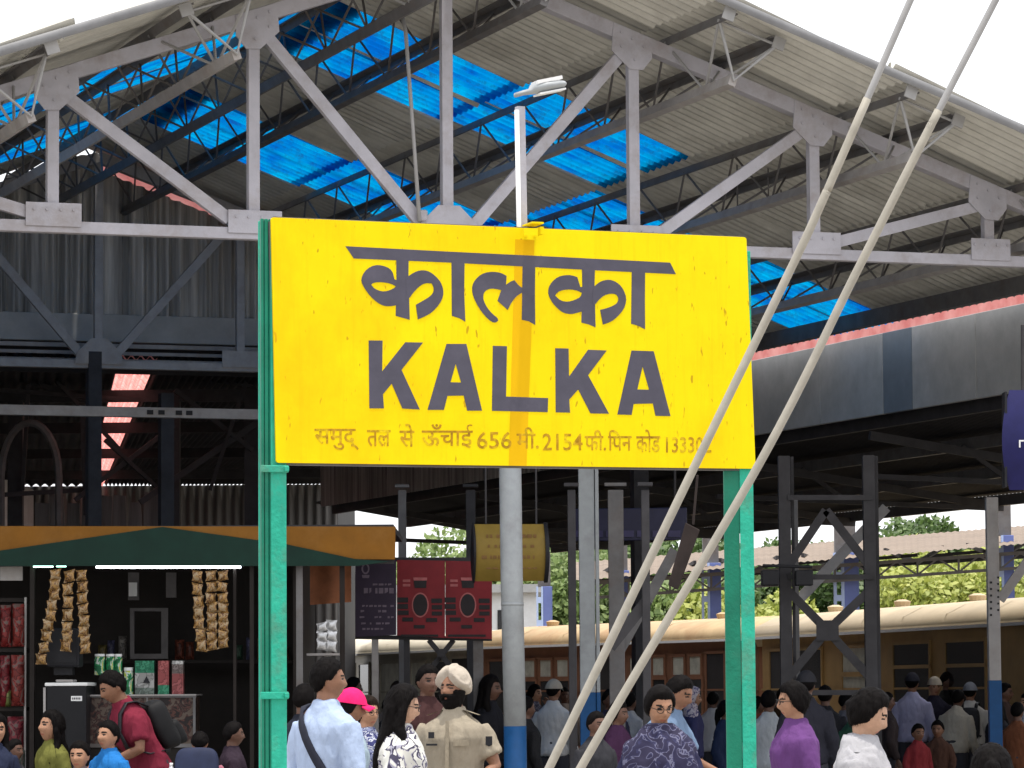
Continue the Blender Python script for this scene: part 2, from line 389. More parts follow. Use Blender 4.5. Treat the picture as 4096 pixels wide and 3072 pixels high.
q = MB(); q.bar(C(SF+.06, tnear, zt-.05), C(SF+.06, tfar, zt-.05), .08, .05, UZ); q.bar(C(SF+.06, tnear, zb+.05), C(SF+.06, tfar, zb+.05), .08, .05, UZ); q.build('hanger_rail', M['dark'], val)

# ------------------------------------------------------------------ low side canopy beyond the valance
side = thing('side_canopy', C(SF+2, 12, 0), 'low dark side canopy between the valance and the train, on lattice columns', 'canopy')
zo = 4.12; so = SF+4.2
def sidep(a, t, dz=0): return C(SF+.05+(so-SF)*a, t, (zb+.10)+(zo-zb-.10)*a+dz)
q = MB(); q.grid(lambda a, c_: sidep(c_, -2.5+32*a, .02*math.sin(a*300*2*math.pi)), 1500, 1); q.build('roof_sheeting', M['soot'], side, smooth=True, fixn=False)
for a in (.04, .35, .66, .97):
    q = MB(); q.bar(sidep(a, -2.4, -.12), sidep(a, 29, -.12), .14, .07, UZ); q.build('beam', M['steel'] if a > .3 else M['dark'], side)
for t in (-1, 3.5, 8, 12.5, 17, 21.5, 26):
    q = MB(); q.bar(sidep(.02, t, -.28), sidep(.98, t, -.2), .1, .06, UZ); q.bar(sidep(.02, t, -.75), sidep(.98, t, -.22), .06, .05, UZ)
    q.bar(sidep(.3, t, -.2), sidep(.45, t, -.5), .05, .04); q.bar(sidep(.6, t, -.2), sidep(.45, t, -.5), .05, .04)
    q.build('rafter', M['dark'], side)
def col_w(x0, x1, Y, ytop=None, zt_=None, m=None, name='column', blue_y=None, thing_=None, dpt=.1):
    p0, p1 = at(x0, 2765, Y), at(x1, 2765, Y); top = at((x0+x1)/2, ytop, Y).z if ytop else zt_
    cx = (p0.x+p1.x)/2; wd = abs(p1.x-p0.x)
    zb_ = at(0, blue_y, Y).z if blue_y else 0
    q = MB(); q.box((cx, Y, (top+zb_)/2), (wd, dpt, top-zb_)); o = q.build(name, m, thing_, bevel=.006)
    if blue_y:
        q = MB(); q.box((cx, Y, zb_/2), (wd+.006, dpt+.006, zb_)); q.build('blue_base', M['blue'], o)
    return o

# lattice column with crossed bracing
YL = 37.0
lat = thing('lattice_column', at(3310, 2765, YL)-UZ*1.6, 'broad dark lattice column with crossed bracing right of the green sign post', 'column')
for x0, x1 in ((3125, 3172), (3465, 3512)):
    q = MB(); p0, p1 = at(x0, 2765, YL), at(x1, 2765, YL)
    wd = p1.x-p0.x
    q.box(((p0.x+p1.x)/2, YL, 1.95), (wd, .02, 3.9)); q.box((p0.x+.01, YL+.07, 1.95), (.02, .12, 3.9)); q.box((p1.x-.01+.04, YL+.14, 1.95), (.03, .02, 3.9))
    q.build('upright', M['dark'], lat)
bars = [((3304, 2041), (3160, 2254)), ((3304, 2041), (3474, 2260)), ((3150, 2360), (3310, 2522)), ((3480, 2360), (3310, 2522)), ((3310, 2522), (3480, 2710)), ((3310, 2522), (3150, 2715))]
q = MB()
for (a, bb) in bars: q.bar(at(*a, YL+.012), at(*bb, YL+.012), .085, .02, V((0, 1, 0)).cross(at(*bb, YL)-at(*a, YL)))
q.build('cross_brace', M['dark'], lat)
q = MB()
for yy in (2308, 2770, 1990):
    q.bar(at(3150, yy, YL-.022), at(3490, yy, YL-.022), .05, .02, UZ)
q.box(at(3310, 2522, YL-.015), (.22, .02, .2)); q.build('gusset', M['dark'], lat)
q = MB(); 
for x, y in ((3060, 2310), (3195, 2310)): q.box(at(x+20, y+2, YL-.2), (.17, .2, .15))
q.bar(at(3050, 2262, YL-.2), at(3250, 2268, YL-.2), .03, .03); q.build('speaker_box', M['black'], lat, bevel=.01)

# pale column with blue base at the right edge
YR = 40.0
rc = thing('braced_column', at(3978, 2765, YR)-UZ*1.6, 'pale grey steel column with blue base and knee brace near the right edge', 'column')
col_w(3955, 4003, YR, ytop=1990, m=M['steel_l'], name='shaft', blue_y=2750, thing_=rc, dpt=.13)
q = MB(); q.bar(at(4000, 2400, YR), at(4240, 2060, YR), .1, .05); q.build('knee_brace', M['steel_l'], rc)
q = MB()
for i in range(6): 
    q.box(at(3964, 2330+i*26, YR-.07), (.022, .014, .022)); q.box(at(3993, 2310+i*26, YR-.07), (.02, .014, .02))
q.build('bolt', M['black'], rc)
# a paler braced column behind the lattice one
YB = 44
bc = thing('rear_braced_column', at(3185, 2765, YB)-UZ*1.6, 'grey column behind the lattice column carrying a long diagonal brace', 'column')
col_w(3176, 3200, YB, ytop=2000, m=M['steel'], name='shaft', thing_=bc)
q = MB(); q.bar(at(3190, 2405, YB), at(3545, 2030, YB), .12, .07); q.build('diagonal_brace', M['steel_l'], bc)

# other dark columns seen under the sign
def post(x0, x1, Y, ytop, label, m, blue=None, brace=None):
    c0 = at((x0+x1)/2, 2765, Y); t_ = thing('steel_column', (c0.x, c0.y, 0), label, 'column')
    col_w(x0, x1, Y, ytop=ytop, m=m, name='shaft', blue_y=blue, thing_=t_, dpt=.09)
    if brace:
        q = MB(); q.bar(at(*brace[0], Y+.03), at(*brace[1], Y+.03), .1, .06); q.build('brace', m, t_)
    q = MB(); wd = (x1-x0)*Y/15000+.06; q.box((c0.x, Y, at(0, ytop, Y).z+.01), (wd, .16, .03)); q.build('cap_plate', m, t_)
    return t_
post(2276, 2308, 34, 1960, 'thin dark steel column just left of the blue based square pole', M['dark'])
post(2438, 2500, 36, 1960, 'wide dark steel column right of the blue based square pole', M['steel'], brace=((2480, 2600), (2700, 2200)))
post(2572, 2604, 33, 1960, 'thin dark steel column crossed by the lower stay wire', M['dark'], brace=((2590, 2400), (2440, 2590)))
post(1596, 1628, 40, 1960, 'dark column rising behind the red notice board', M['steel'])
post(1868, 1906, 40, 1960, 'dark column at the right end of the red notice board', M['dark'])
post(2046, 2075, 46, 2000, 'distant grey column hidden by the round silver pole', M['steel_l'])

# ------------------------------------------------------------------ low roof and building beyond the far gable
bw = thing('station_building', (-9, 70, 0), 'dark station building with low corrugated roof behind the snack kiosk', 'building')
ZL = 5.72
def onz(x, y, z): d = ray(x, y); return EYE + d*((z-EYE.z)/d.z)
YW = 74.0
x0, x1 = at(-1200, 2765, YW).x, at(1352, 2765, YW).x
q = MB(); q.grid(lambda a, c_: V((x0+(x1-x0)*a, YW+.03*math.sin(a*70*2*math.pi), 5.7*c_)), 560, 1); q.build('corrugated_wall', M['wall_d'], bw, smooth=True, fixn=False)
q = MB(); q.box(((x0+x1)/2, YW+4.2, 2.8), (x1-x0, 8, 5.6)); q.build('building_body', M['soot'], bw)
# roof sheets run back from the gable; one reddish translucent strip among them
f0, f1 = C(-9.5, T1-.2, 0), C(SF-.3, T1-.2, 0)
sA, sB = onz(530, 1470, ZL), onz(672, 1470, ZL); eA, eB = onz(342, 1960, ZL), onz(402, 1960, ZL)
def fl_(x): k = (x-f0.x)/(f1.x-f0.x); return f0.lerp(f1, k)
def bkp(p, e): k = (YW-p.y)/(e.y-p.y); return p.lerp(e, k)
pa, pb = fl_(sA.x), fl_(sB.x); ba, bb_ = bkp(sA, eA), bkp(sB, eB)
def lsheet(p, r_, pe, re, n, m_, nm, par):
    q = MB(); q.grid(lambda a, c_: (V((0, 0, ZL+.03*math.sin(a*n*2*math.pi)))+(lambda v_: V((v_.x, v_.y, 0)))(p.lerp(r_, a).lerp(pe.lerp(re, a), c_))), n*6, 3); return q.build(nm, m_, par, smooth=True, fixn=False)
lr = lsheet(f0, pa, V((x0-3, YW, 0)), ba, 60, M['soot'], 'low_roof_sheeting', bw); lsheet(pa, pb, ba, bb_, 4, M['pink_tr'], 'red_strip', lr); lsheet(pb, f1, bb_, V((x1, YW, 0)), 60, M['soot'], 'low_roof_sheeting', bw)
for Y_ in (50, 56, 62, 68):
    q = MB(); q.bar((at(-800, 2765, Y_).x, Y_, ZL-.15), (at(1400, 2765, Y_).x, Y_, ZL-.15), .16, .08, UZ); q.build('roof_beam', M['dark'], bw)
for x_ in (690, 1010, 60):
    q = MB(); q.box((at(x_, 2765, 50).x, 50, ZL/2-.1), (.2, .16, ZL-.2)); q.build('column', M['dark'], bw)
q = MB(); ar = [at(5+115*(1-math.cos(math.pi*i/14)), 1905-215*math.sin(math.pi*i/14), 49) for i in range(15)]
q.tube([at(5, 2120, 49)]+ar+[at(236, 2120, 49)], .05, 6); q.build('arched_pipe', M['steel'], bw)
random.seed(3)
for (xa_, ya_, xb_, yb_, w_) in ((20, 1500, 330, 1590, .07), (0, 1560, 560, 1600, .05), (150, 1440, 480, 1800, .05), (1000, 1480, 840, 1960, .05), (560, 2010, 1030, 1690, .08), (300, 2000, 700, 1700, .06), (700, 1560, 1010, 1800, .06), (0, 1980, 330, 1960, .06), (420, 1760, 640, 1960, .05), (120, 1440, 90, 1960, .05), (330, 1620, 345, 2060, .07), (640, 1500, 1010, 1545, .03)):
    q = MB(); q.bar(at(xa_, ya_, 49.4), at(xb_, yb_, 49.8), w_, .05); q.build('loose_brace', M['dark'], bw)
for i in range(9):
    x = 140+i*62; h_ = random.uniform(70, 140)
    q = MB(); q.prism([at(x, 2110, 50), at(x+56, 2110, 50), at(x+56+random.uniform(-6, 8), 2100-h_, 50), at(x+random.uniform(-6, 8), 2100-h_-random.uniform(-15, 15), 50)], (0, 1, 0), .03)
    q.build('stacked_sheet', M['wall_d'], bw)
q = MB(); q.box((at(420, 2765, 50).x, 50.2, at(0, 2112, 50).z/2), (4.6, .3, at(0, 2112, 50).z)); q.build('low_wall', M['soot'], bw)

q = MB(); q.box((-12.6, 54, 2.8), (6.4, 39, 5.6)); q.build('unseen_shade_block', M['panel'], bw)  # unseen block added on the left to darken the canopy interior

# ------------------------------------------------------------------ station name board
def board_material():
    m = bpy.data.materials.new('yellow_board_enamel'); m.use_nodes = True; n = m.node_tree.nodes; l = m.node_tree.links; b = n['Principled BSDF']
    b.inputs['Roughness'].default_value = .55; b.inputs['Specular IOR Level'].default_value = .08
    tc = n.new('ShaderNodeTexCoord')
    def nz(scale, st, det=6):
        mp = n.new('ShaderNodeMapping'); mp.inputs['Scale'].default_value = st; l.new(tc.outputs['Object'], mp.inputs['Vector'])
        t = n.new('ShaderNodeTexNoise'); t.inputs['Scale'].default_value = scale; t.inputs['Detail'].default_value = det; t.inputs['Roughness'].default_value = .7; l.new(mp.outputs['Vector'], t.inputs['Vector']); return t
    def ramp(src, p0, p1, c0, c1):
        r = n.new('ShaderNodeValToRGB'); r.color_ramp.elements[0].position = p0; r.color_ramp.elements[1].position = p1
        r.color_ramp.elements[0].color = (*c0, 1); r.color_ramp.elements[1].color = (*c1, 1); l.new(src, r.inputs['Fac']); return r.outputs['Color']
    def mix(f, a, bcol):
        x = n.new('ShaderNodeMix'); x.data_type = 'RGBA'; l.new(f, x.inputs['Factor']); l.new(a, x.inputs['A']); x.inputs['B'].default_value = (*bcol, 1); return x.outputs['Result']
    base = ramp(nz(2.5, (1, 1, 1)).outputs['Fac'], .3, .7, (.80, .60, .003), (.86, .68, .004))
    streak = ramp(nz(30, (1, 1, .05)).outputs['Fac'], .52, .76, (0, 0, 0), (.65, .65, .65))
    c = mix(streak, base, (.82, .52, .004))
    spots = ramp(nz(38, (1, 1, .35), 2).outputs['Fac'], .665, .72, (0, 0, 0), (.8, .8, .8))
    c = mix(spots, c, (.42, .24, .01))
    blot = ramp(nz(1.6, (1, 1, .7)).outputs['Fac'], .5, .78, (0, 0, 0), (.8, .8, .8))
    c = mix(blot, c, (.82, .45, .003))
    l.new(c, b.inputs['Base Color'])
    return m
M['yellow'] = board_material()
M['letter'] = mat('charcoal_letter_paint', (.078, .074, .098), .5, .12, 9, dirt=(.12, .11, .14), dirt_amt=.3, dscale=5)
M['faded'] = mat('faded_brown_lettering', (.42, .22, .01), .7, .35, 25, dirt=(.80, .60, .004), dirt_amt=.6, dscale=22)
BP = at(1083, 1300, 14.5); bn = -cv           # board plane; bn faces the viewer
def bp(x, y, up=0.0): return onp(x, y, BP+bn*up, bn)
sign = thing('name_board', (at(1083, 1300, 14.5)+cu*1.05)*1.0, 'large yellow station name board lettered KALKA on green posts', 'sign')
sign.location.z = 0
def quad_round(pts, r=.012):
    out = []
    k = len(pts)
    for i in range(k):
        p, a, c_ = V(pts[i]), V(pts[i-1]), V(pts[(i+1) % k]); da = (a-p).normalized(); dc = (c_-p).normalized()
        for q_ in range(5):
            f = q_/4; out.append(p + da*r*(1-f)**2 + dc*r*f**2)
    return out
corner = [bp(1084, 869), bp(1105, 1851), bp(3023, 1875), bp(2986, 949)]
q = MB(); q.prism(quad_round(corner), -bn, .012); brd = q.build('board_plate', M['yellow'], sign, bevel=.002)
q = MB()
ins = [bp(1100, 884), bp(1118, 1838), bp(3008, 1862), bp(2972, 963)]
for i in range(4): q.bar(ins[i]-bn*.035, ins[(i+1) % 4]-bn*.035, .03, .04, bn)
q.build('backing_frame', M['steel'], sign)
M['strip_yellow'] = mat('darker_yellow_paint', (.72, .42, .004), .6, .07, 4, stretch=(1, 1, .2), spec=.08)  # darker yellow for the thin strip running down below the lamp bracket
q = MB(); q.prism([bp(2061, 957, .0001), bp(2035, 1862, .0001), bp(2106, 1864, .0001), bp(2138, 961, .0001)], bn, .0005); q.build('dark_strip', M['strip_yellow'], sign)['label'] = 'darker yellow strip down the middle of the board'
# lettering traced as solid painted shapes a little proud of the plate
def L1(x, y): return (1350+.31646*x, 950+.31646*y)
def L2(x, y): return (2030+.31646*x, 950+.31646*y)
def L5(x, y): return (1400+.6103*x, 1330+.6103*y)
def smoothp(pts, it=1):
    for _ in range(it):
        o = []
        for i in range(len(pts)):
            p, c_, nx = V(pts[i-1]), V(pts[i]), V(pts[(i+1) % len(pts)])
            a = (p-c_); bb = (nx-c_)
            if a.length < 1e-9 or bb.length < 1e-9: continue
            ang = a.angle(bb)
            if ang < rad(125): o.append(c_)
            else: o += [c_+a*.25, c_+bb*.25]
        pts = o
    return pts
def glyph(fn, outer, holes=(), th=.001, sm=0):
    P = lambda pts: [(bp(*fn(x, y))) for x, y in pts]
    o = P(outer); h = [P(k) for k in holes]
    if sm: o = smoothp(o, sm); h = [smoothp(k, sm) for k in h]
    return o, h, th
hindi = MB(); 
def addg(mb, g): mb.prism(g[0], bn, g[2], g[1])
bar_pts = [(1381.6, 984.8), (1793, 1006.5), (2238, 1028), (2680.3, 1050.6), (2703.4, 1096.8), (2327.5, 1078.5), (1805.7, 1050.6), (1414.9, 1033.9)]
hindi.prism([bp(*p) for p in bar_pts], bn, .0012)
addg(hindi, glyph(L1, [(742, 250), (898, 250), (895, 500), (912, 1040), (735, 990), (745, 540)], th=.0016))
addg(hindi, glyph(L1, [(770, 545), (720, 530), (690, 420), (620, 370), (510, 345), (420, 365), (340, 430), (298, 520), (310, 590), (380, 700), (450, 780), (530, 840), (600, 868), (680, 868), (770, 850)], [[(425, 600), (445, 575), (520, 562), (620, 570), (700, 595), (738, 620), (700, 650), (620, 680), (550, 682), (470, 650)]], .002, 1))
addg(hindi, glyph(L1, [(865, 510), (930, 465), (1000, 425), (1080, 412), (1160, 430), (1240, 490), (1300, 560), (1335, 650), (1335, 740), (1290, 840), (1200, 940), (1120, 990), (1015, 1035), (990, 850), (1080, 800), (1170, 745), (1215, 690), (1215, 630), (1190, 580), (1110, 575), (1040, 610), (960, 690), (905, 770), (865, 790)], (), .0024, 1))
addg(hindi, glyph(L1, [(1440, 290), (1605, 290), (1600, 700), (1615, 1065), (1540, 1020), (1445, 990)], th=.0016))
addg(hindi, glyph(L1, [(2135, 485), (2060, 445), (1960, 432), (1860, 445), (1780, 490), (1715, 570), (1697, 650), (1715, 750), (1780, 880), (1860, 990), (1950, 1070), (2000, 1075), (2030, 1050), (2020, 1015), (1960, 970), (1890, 890), (1845, 800), (1838, 730), (1860, 680), (1910, 650), (1980, 645), (2070, 665), (2022, 800), (2150, 915), (2209, 800), (2279, 725), (2360, 685), (2360, 645), (2299, 620), (2234, 540), (2179, 560), (2128, 600)], (), .002, 1))
addg(hindi, glyph(L2, [(190, 320), (350, 320), (345, 700), (350, 1105), (270, 1060), (180, 1040)], th=.0016))
addg(hindi, glyph(L2, [(940, 370), (1105, 370), (1098, 610), (1112, 1135), (1030, 1100), (933, 1075), (945, 630)], th=.0016))
addg(hindi, glyph(L2, [(970, 628), (918, 625), (880, 500), (810, 478), (730, 475), (640, 495), (560, 560), (515, 640), (515, 730), (570, 830), (640, 905), (710, 955), (800, 970), (870, 955), (970, 925)], [[(600, 735), (630, 690), (700, 662), (800, 655), (880, 670), (940, 700), (925, 750), (850, 790), (760, 815), (670, 800)]], .002, 1))
addg(hindi, glyph(L2, [(1075, 640), (1150, 570), (1220, 540), (1290, 533), (1370, 560), (1440, 620), (1490, 720), (1500, 810), (1465, 910), (1390, 1000), (1310, 1065), (1205, 1100), (1170, 915), (1270, 890), (1370, 845), (1400, 800), (1400, 760), (1370, 715), (1300, 708), (1220, 730), (1150, 790), (1105, 850), (1075, 850)], (), .0024, 1))
addg(hindi, glyph(L2, [(1570, 400), (1738, 400), (1735, 800), (1738, 1160), (1650, 1115), (1562, 1090)], th=.0016))
hindi.build('hindi_lettering', M['letter'], sign)
en = MB()
for o, h in (([(122, 52), (213, 53), (210, 255), (362, 64), (478, 66), (337, 245), (457, 505), (343, 498), (273, 335), (215, 405), (222, 497), (127, 497)], ()),
             ([(632, 75), (762, 75), (865, 512), (768, 512), (745, 413), (638, 415), (615, 507), (508, 507)], [[(692, 205), (728, 328), (658, 326)]]),
             ([(936, 87), (1028, 90), (1022, 420), (1298, 430), (1295, 522), (930, 513)], ()),
             ([(1345, 103), (1432, 105), (1435, 290), (1560, 113), (1682, 118), (1560, 280), (1697, 532), (1576, 530), (1495, 373), (1436, 440), (1442, 525), (1348, 523)], ()),
             ([(1845, 118), (1990, 123), (2100, 548), (2002, 546), (1985, 465), (1858, 468), (1845, 540), (1752, 537)], [[(1917, 222), (1960, 375), (1882, 373)]])):
    addg(en, glyph(L5, o, h, .0015))
en.build('english_lettering', M['letter'], sign)
def text_into(mb, txt, p00, p10, p01, nrm, th=.0006, bold=0.0):
    """flat text stretched into the box p00 (bottom left), p10 (bottom right), p01 (top left)"""
    c_ = bpy.data.curves.new('lettering', 'FONT'); c_.body = txt; c_.offset = bold; c_.resolution_u = 3
    o = bpy.data.objects.new('lettering', c_); COL.objects.link(o); bpy.context.view_layer.update()
    me = bpy.data.meshes.new_from_object(o.evaluated_get(bpy.context.evaluated_depsgraph_get()))
    bpy.data.objects.remove(o)
    if not me.vertices: return
    xs = [v_.co.x for v_ in me.vertices]; ys = [v_.co.y for v_ in me.vertices]
    x0_, x1_, y0_, y1_ = min(xs), max(xs), min(ys), max(ys)
    mb.add([p00 + (p10-p00)*((v_.co.x-x0_)/(x1_-x0_)) + (p01-p00)*((v_.co.y-y0_)/(y1_-y0_)) + nrm*th for v_ in me.vertices], [tuple(p.vertices) for p in me.polygons])
    bpy.data.meshes.remove(me)
sm_ = MB()
for txt, a0, a1, y0_, y1_ in (('समुद्', 1258, 1435, 1715, 1800), ('तल', 1468, 1562, 1720, 1786), ('से', 1598, 1658, 1695, 1788), ('ऊँचाई', 1687, 1891, 1696, 1794), ('656', 1908, 2046, 1727, 1795),
                              ('मी.', 2066, 2155, 1709, 1795), ('2154', 2170, 2330, 1734, 1802), ('फी.', 2339, 2424, 1720, 1802), ('िपन', 2432, 2526, 1720, 1802), ('कोड', 2545, 2641, 1718, 1808), ('133302', 2664, 2845, 1748, 1811)):
    text_into(sm_, txt, bp(a0, y1_), bp(a1, y1_), bp(a0, y0_), bn, .0008, .008)
sm_.build('small_lettering', M['faded'], sign)
# green channel posts behind the plate
def gpost(xa, xm, xb, ytop, off, ysp=None):
    """xa-xm darker return face, xm-xb bright face"""
    P = lambda x, o: V((onp(x, 1860, BP+bn*o, bn).x, onp(x, 1860, BP+bn*o, bn).y, 0))
    a, m_, c_ = P(xa, off), P(xm, off), P(xb, off)
    zt_ = onp(xa, ytop, BP+bn*off, bn).z
    e = (c_-m_).normalized()
    r = MB()
    r.hexa([m_, c_, c_-bn*.008, m_-bn*.008, m_+UZ*zt_, c_+UZ*zt_, c_-bn*.008+UZ*zt_, m_-bn*.008+UZ*zt_])
    bk = a+(m_-a)*.05-bn*.045
    r.hexa([m_-bn*.009, bk-e*.0, bk-e*.0-bn*.008, m_+e*.008-bn*.009, *[p_+UZ*zt_ for p_ in (m_-bn*.009, bk, bk-bn*.008, m_+e*.008-bn*.009)]])
    r.hexa([c_-bn*.009, c_-bn*.05, c_-bn*.05-e*.007, c_-e*.007-bn*.009, *[p_+UZ*zt_ for p_ in (c_-bn*.009, c_-bn*.05, c_-bn*.05-e*.007, c_-e*.007-bn*.009)]])
    return r
lp = gpost(1046, 1084, 1146, 878, -.016)
lpo = lp.build('post', M['green'], sign, bevel=.003)
q = MB(); zt_ = bp(1060, 872).z; zl = bp(1060, 3072).z
a = onp(1044, 1860, BP-bn*.03, bn); a.z = 0
for dx, wd in ((0, .011), (.016, .014), (.034, .012)):
    q.bar(a+cu*(dx+.004), a+cu*(dx+.004)+UZ*zt_, wd, .02, cu)
q.build('post_flange', M['green_d'], lpo, bevel=.002)
q = MB(); 
for yy in (2782, 1875):
    c0 = onp(1098, yy, BP-bn*.006, bn); q = MB(); q.box(c0, (.112, .012, .028), (cu, bn, UZ)); q.box(c0+cu*.045+bn*.01, (.018, .02, .02), (cu, bn, UZ)); q.build('clamp_band', M['green'], lpo, bevel=.003)
rp_ = MB(); P = lambda x, o=-.016: V((onp(x, 1950, BP+bn*o, bn).x, onp(x, 1950, BP+bn*o, bn).y, 0))
zt2 = bp(2950, 1000).z; a, m_, c_ = P(2908), P(2960), P(3014)
rp_.hexa([m_, c_, c_-bn*.008, m_-bn*.008, *[p_+UZ*zt2 for p_ in (m_, c_, c_-bn*.008, m_-bn*.008)]])
rpo = rp_.build('post', M['green'], sign, bevel=.003)
q = MB(); a2 = a-bn*.03
q.hexa([m_-bn*.009, a2, a2-bn*.008, m_-bn*.018, *[p_+UZ*zt2 for p_ in (m_-bn*.009, a2, a2-bn*.008, m_-bn*.018)]]); q.build('post_flange', M['green_d'], rpo)
# lamp hooked on the board's top edge
lampx = bp(2090, 900, -.05)
lamp = thing('street_lamp', (lampx.x, lampx.y, 0), 'small white LED street lamp on a slim pole standing up behind the yellow name board', 'lamp')
q = MB(); LB = -.05
q.hexa([onp(2088, 1400, BP+bn*o, bn)+cu*s*.0 for o in (0,) for s in (0,)]*0 or [p for p in []]) if False else None
zb_, zt_ = bp(2098, 1500, LB).z, bp(2090, 425, LB).z
base = bp(2100, 900, LB); base = V((base.x, base.y, 0))
q.angle(base-cu*.014+UZ*zb_, base-cu*.028+UZ*zt_, .032, .004, cu, -bn); 
q.build('pole', M['truss'], lamp)
q = MB(); q.tube([base-cu*.026+bn*.02+UZ*zb_, base-cu*.039+bn*.02+UZ*(zt_-.02)], .0095, 10); q.build('white_pipe', M['white'], lamp, smooth=True)
hd = MB(); h0 = bp(2062, 392, LB); h1 = bp(2262, 352, LB)
dirh = (h1-h0).normalized(); uph = bn.cross(dirh).normalized(); uph = uph if uph.z > 0 else -uph
def hp(f, sy, su): return h0 + dirh*((h1-h0).length*f) + bn*sy + uph*su
secs = [(0, .014, .002, .02), (.16, .018, .004, .024), (.3, .024, .002, .026), (.36, .036, 0, .042), (.6, .048, -.002, .044), (.85, .046, -.0, .038), (.97, .036, .004, .03), (1, .024, .01, .024)]
hd.loft([[hp(f, w_*math.cos(a_)*1.0, lo+(hi-lo)*(.5+.5*math.sin(a_))) for a_ in [i*math.pi/8 for i in range(16)]] for f, w_, lo, hi in secs])
hdo = hd.build('lamp_head', M['pole'], lamp, smooth=True)
q = MB()
for k in range(5): q.hexa([hp(f, y_, u_) for u_ in (.036, .05) for f, y_ in ((.42, -.035+.017*k), (.92, -.035+.017*k), (.92, -.03+.017*k), (.42, -.03+.017*k))])
q.build('cooling_fin', M['white'], hdo)
q = MB(); q.hexa([hp(f, y_, u_) for u_ in (-.008, -.001) for f, y_ in ((.42, -.04), (.95, -.032), (.95, .032), (.42, .04))]); q.build('diffuser', M['white'], hdo)
# bracket hooked over the plate
q = MB(); P3 = lambda x, y, o: bp(x, y, o)
q.prism([bp(2094, 912, .085), bp(2094, 958, .085), bp(2148, 960, .085), bp(2150, 914, .085)], bn, .006)
c0 = bp(2121, 905, 0); q.box(c0+bn*.03+UZ*.004, (.05, .115, .007), (cu, bn, UZ))
q.prism([bp(2134, 916, .002), bp(2134, 946, .002), bp(2147, 946, .002), bp(2147, 916, .002)], bn, .08)
for x in (2104, 2140): q.tube([bp(x, 944, .09), bp(x, 944, .10)], .006, 6)
q.build('lamp_bracket', M['yellow'], sign)

# ------------------------------------------------------------------ stay wires with their mast beyond the frame
YW2 = 10.0
anchor = at(1207, 5172, YW2); anchor.z = .02
mast = thing('overhead_line_mast', (3.0, YW2, 0), 'steel mast off to the right that the two stay wires hold', 'mast')
q = MB()
for dx in (-.09, .09):
    q.box((3+dx, YW2, 4.2), (.02, .2, 8.4))
q.box((3, YW2, 4.2), (.16, .02, 8.4)); q.build('shaft', M['steel'], mast)
def stay(pix, label, r, nsl):
    P_ = [at(x, y, YW2) for x, y in pix]; dr = P_[0]-P_[1]; hi = P_[0]+dr*((2.93-P_[0].x)/dr.x)
    lo = V((anchor.x, YW2, .1)); pts = [hi]+P_+[P_[-1].lerp(lo, .5)-UZ*.012, lo]
    sm = []
    for i in range(len(pts)-1):      # gentle spline through the points
        p0, p1, p2, p3 = pts[max(i-1, 0)], pts[i], pts[i+1], pts[min(i+2, len(pts)-1)]
        for k in range(14):
            t = k/14; sm.append(.5*((2*p1)+(p2-p0)*t+(2*p0-5*p1+4*p2-p3)*t*t+(3*p1-p0-3*p2+p3)*t**3))
    sm.append(pts[-1])
    q = MB(); q.tube(sm, r*.82, 10); o = q.build('stay_wire', M['rod'], None, smooth=True); tag(o, label, 'stay wire', 'sloping stay wires in front of the board')
    s0 = at(*nsl, YW2); sl_ = [p for p in sm if p.z <= s0.z]; q = MB(); q.tube(sl_, r, 12); q.build('sleeve', M['cream'], o, smooth=True)
stay([(3642, 0), (3288, 808), (3149, 1105), (2740, 1945), (2205, 3055)], 'upper of the two pale sloping stay wires, crossing the last digits on the board', .0115, (3509, 300))
stay([(3983, 0), (3704, 540), (3420, 1100), (3040, 1850), (2335, 3050)], 'lower of the two pale sloping stay wires, crossing the bottom right corner of the board', .0115, (3782, 390))
q = MB(); q.box((anchor.x, YW2, .06), (.4, .4, .12)); o = q.build('anchor_block', M['conc'], None, bevel=.02); tag(o, 'concrete anchor block at the foot of the stay wires', 'anchor')

# ------------------------------------------------------------------ round and square poles with blue bases
pr_ = thing('round_pole', at(2050, 2765, 33)-UZ*1.6, 'round silver grey pole with bright blue base below the middle of the board', 'pole')
c0 = at(2050, 2765, 33); zt_ = 5.5; zbl = at(2060, 2905, 33).z; rr = .098
q = MB(); q.tube([V((c0.x+.02, 33, zbl)), V((c0.x, 33, 2.6)), V((c0.x-.02, 33, zt_))], rr, 24); sh_ = q.build('shaft', M['pole'], pr_, smooth=True)
q = MB(); q.tube([V((c0.x+.025, 33, 0)), V((c0.x+.02, 33, zbl))], rr+.002, 24); q.build('blue_base', M['blue'], sh_, smooth=True)
q = MB(); q.tube([V((c0.x+.004, 33, 2.35)), V((c0.x+.004, 33, 2.375))], rr+.003, 24); q.build('weld_ring', M['pole'], sh_, smooth=True)
sq = thing('square_pole', at(2360, 2765, 36)-UZ*1.6, 'square grey pole with deep blue base behind the stay wires', 'pole')
c0 = at(2360, 2765, 36); zt_ = 5.5; zbl = at(2360, 2770, 36).z
def boxpole(z0, z1, g, m, nm, par):
    q = MB(); q.box((c0.x-.02, 36, (z0+z1)/2), (.15+g, .17+g, z1-z0)); q.box((c0.x+.079, 35.975, (z0+z1)/2), (.035+g, .15+g, z1-z0)); return q.build(nm, m, par, bevel=.006)
sh_ = boxpole(zbl, zt_, 0, M['pole'], 'shaft', sq); boxpole(0, zbl, .004, M['blue'], 'blue_base', sh_)
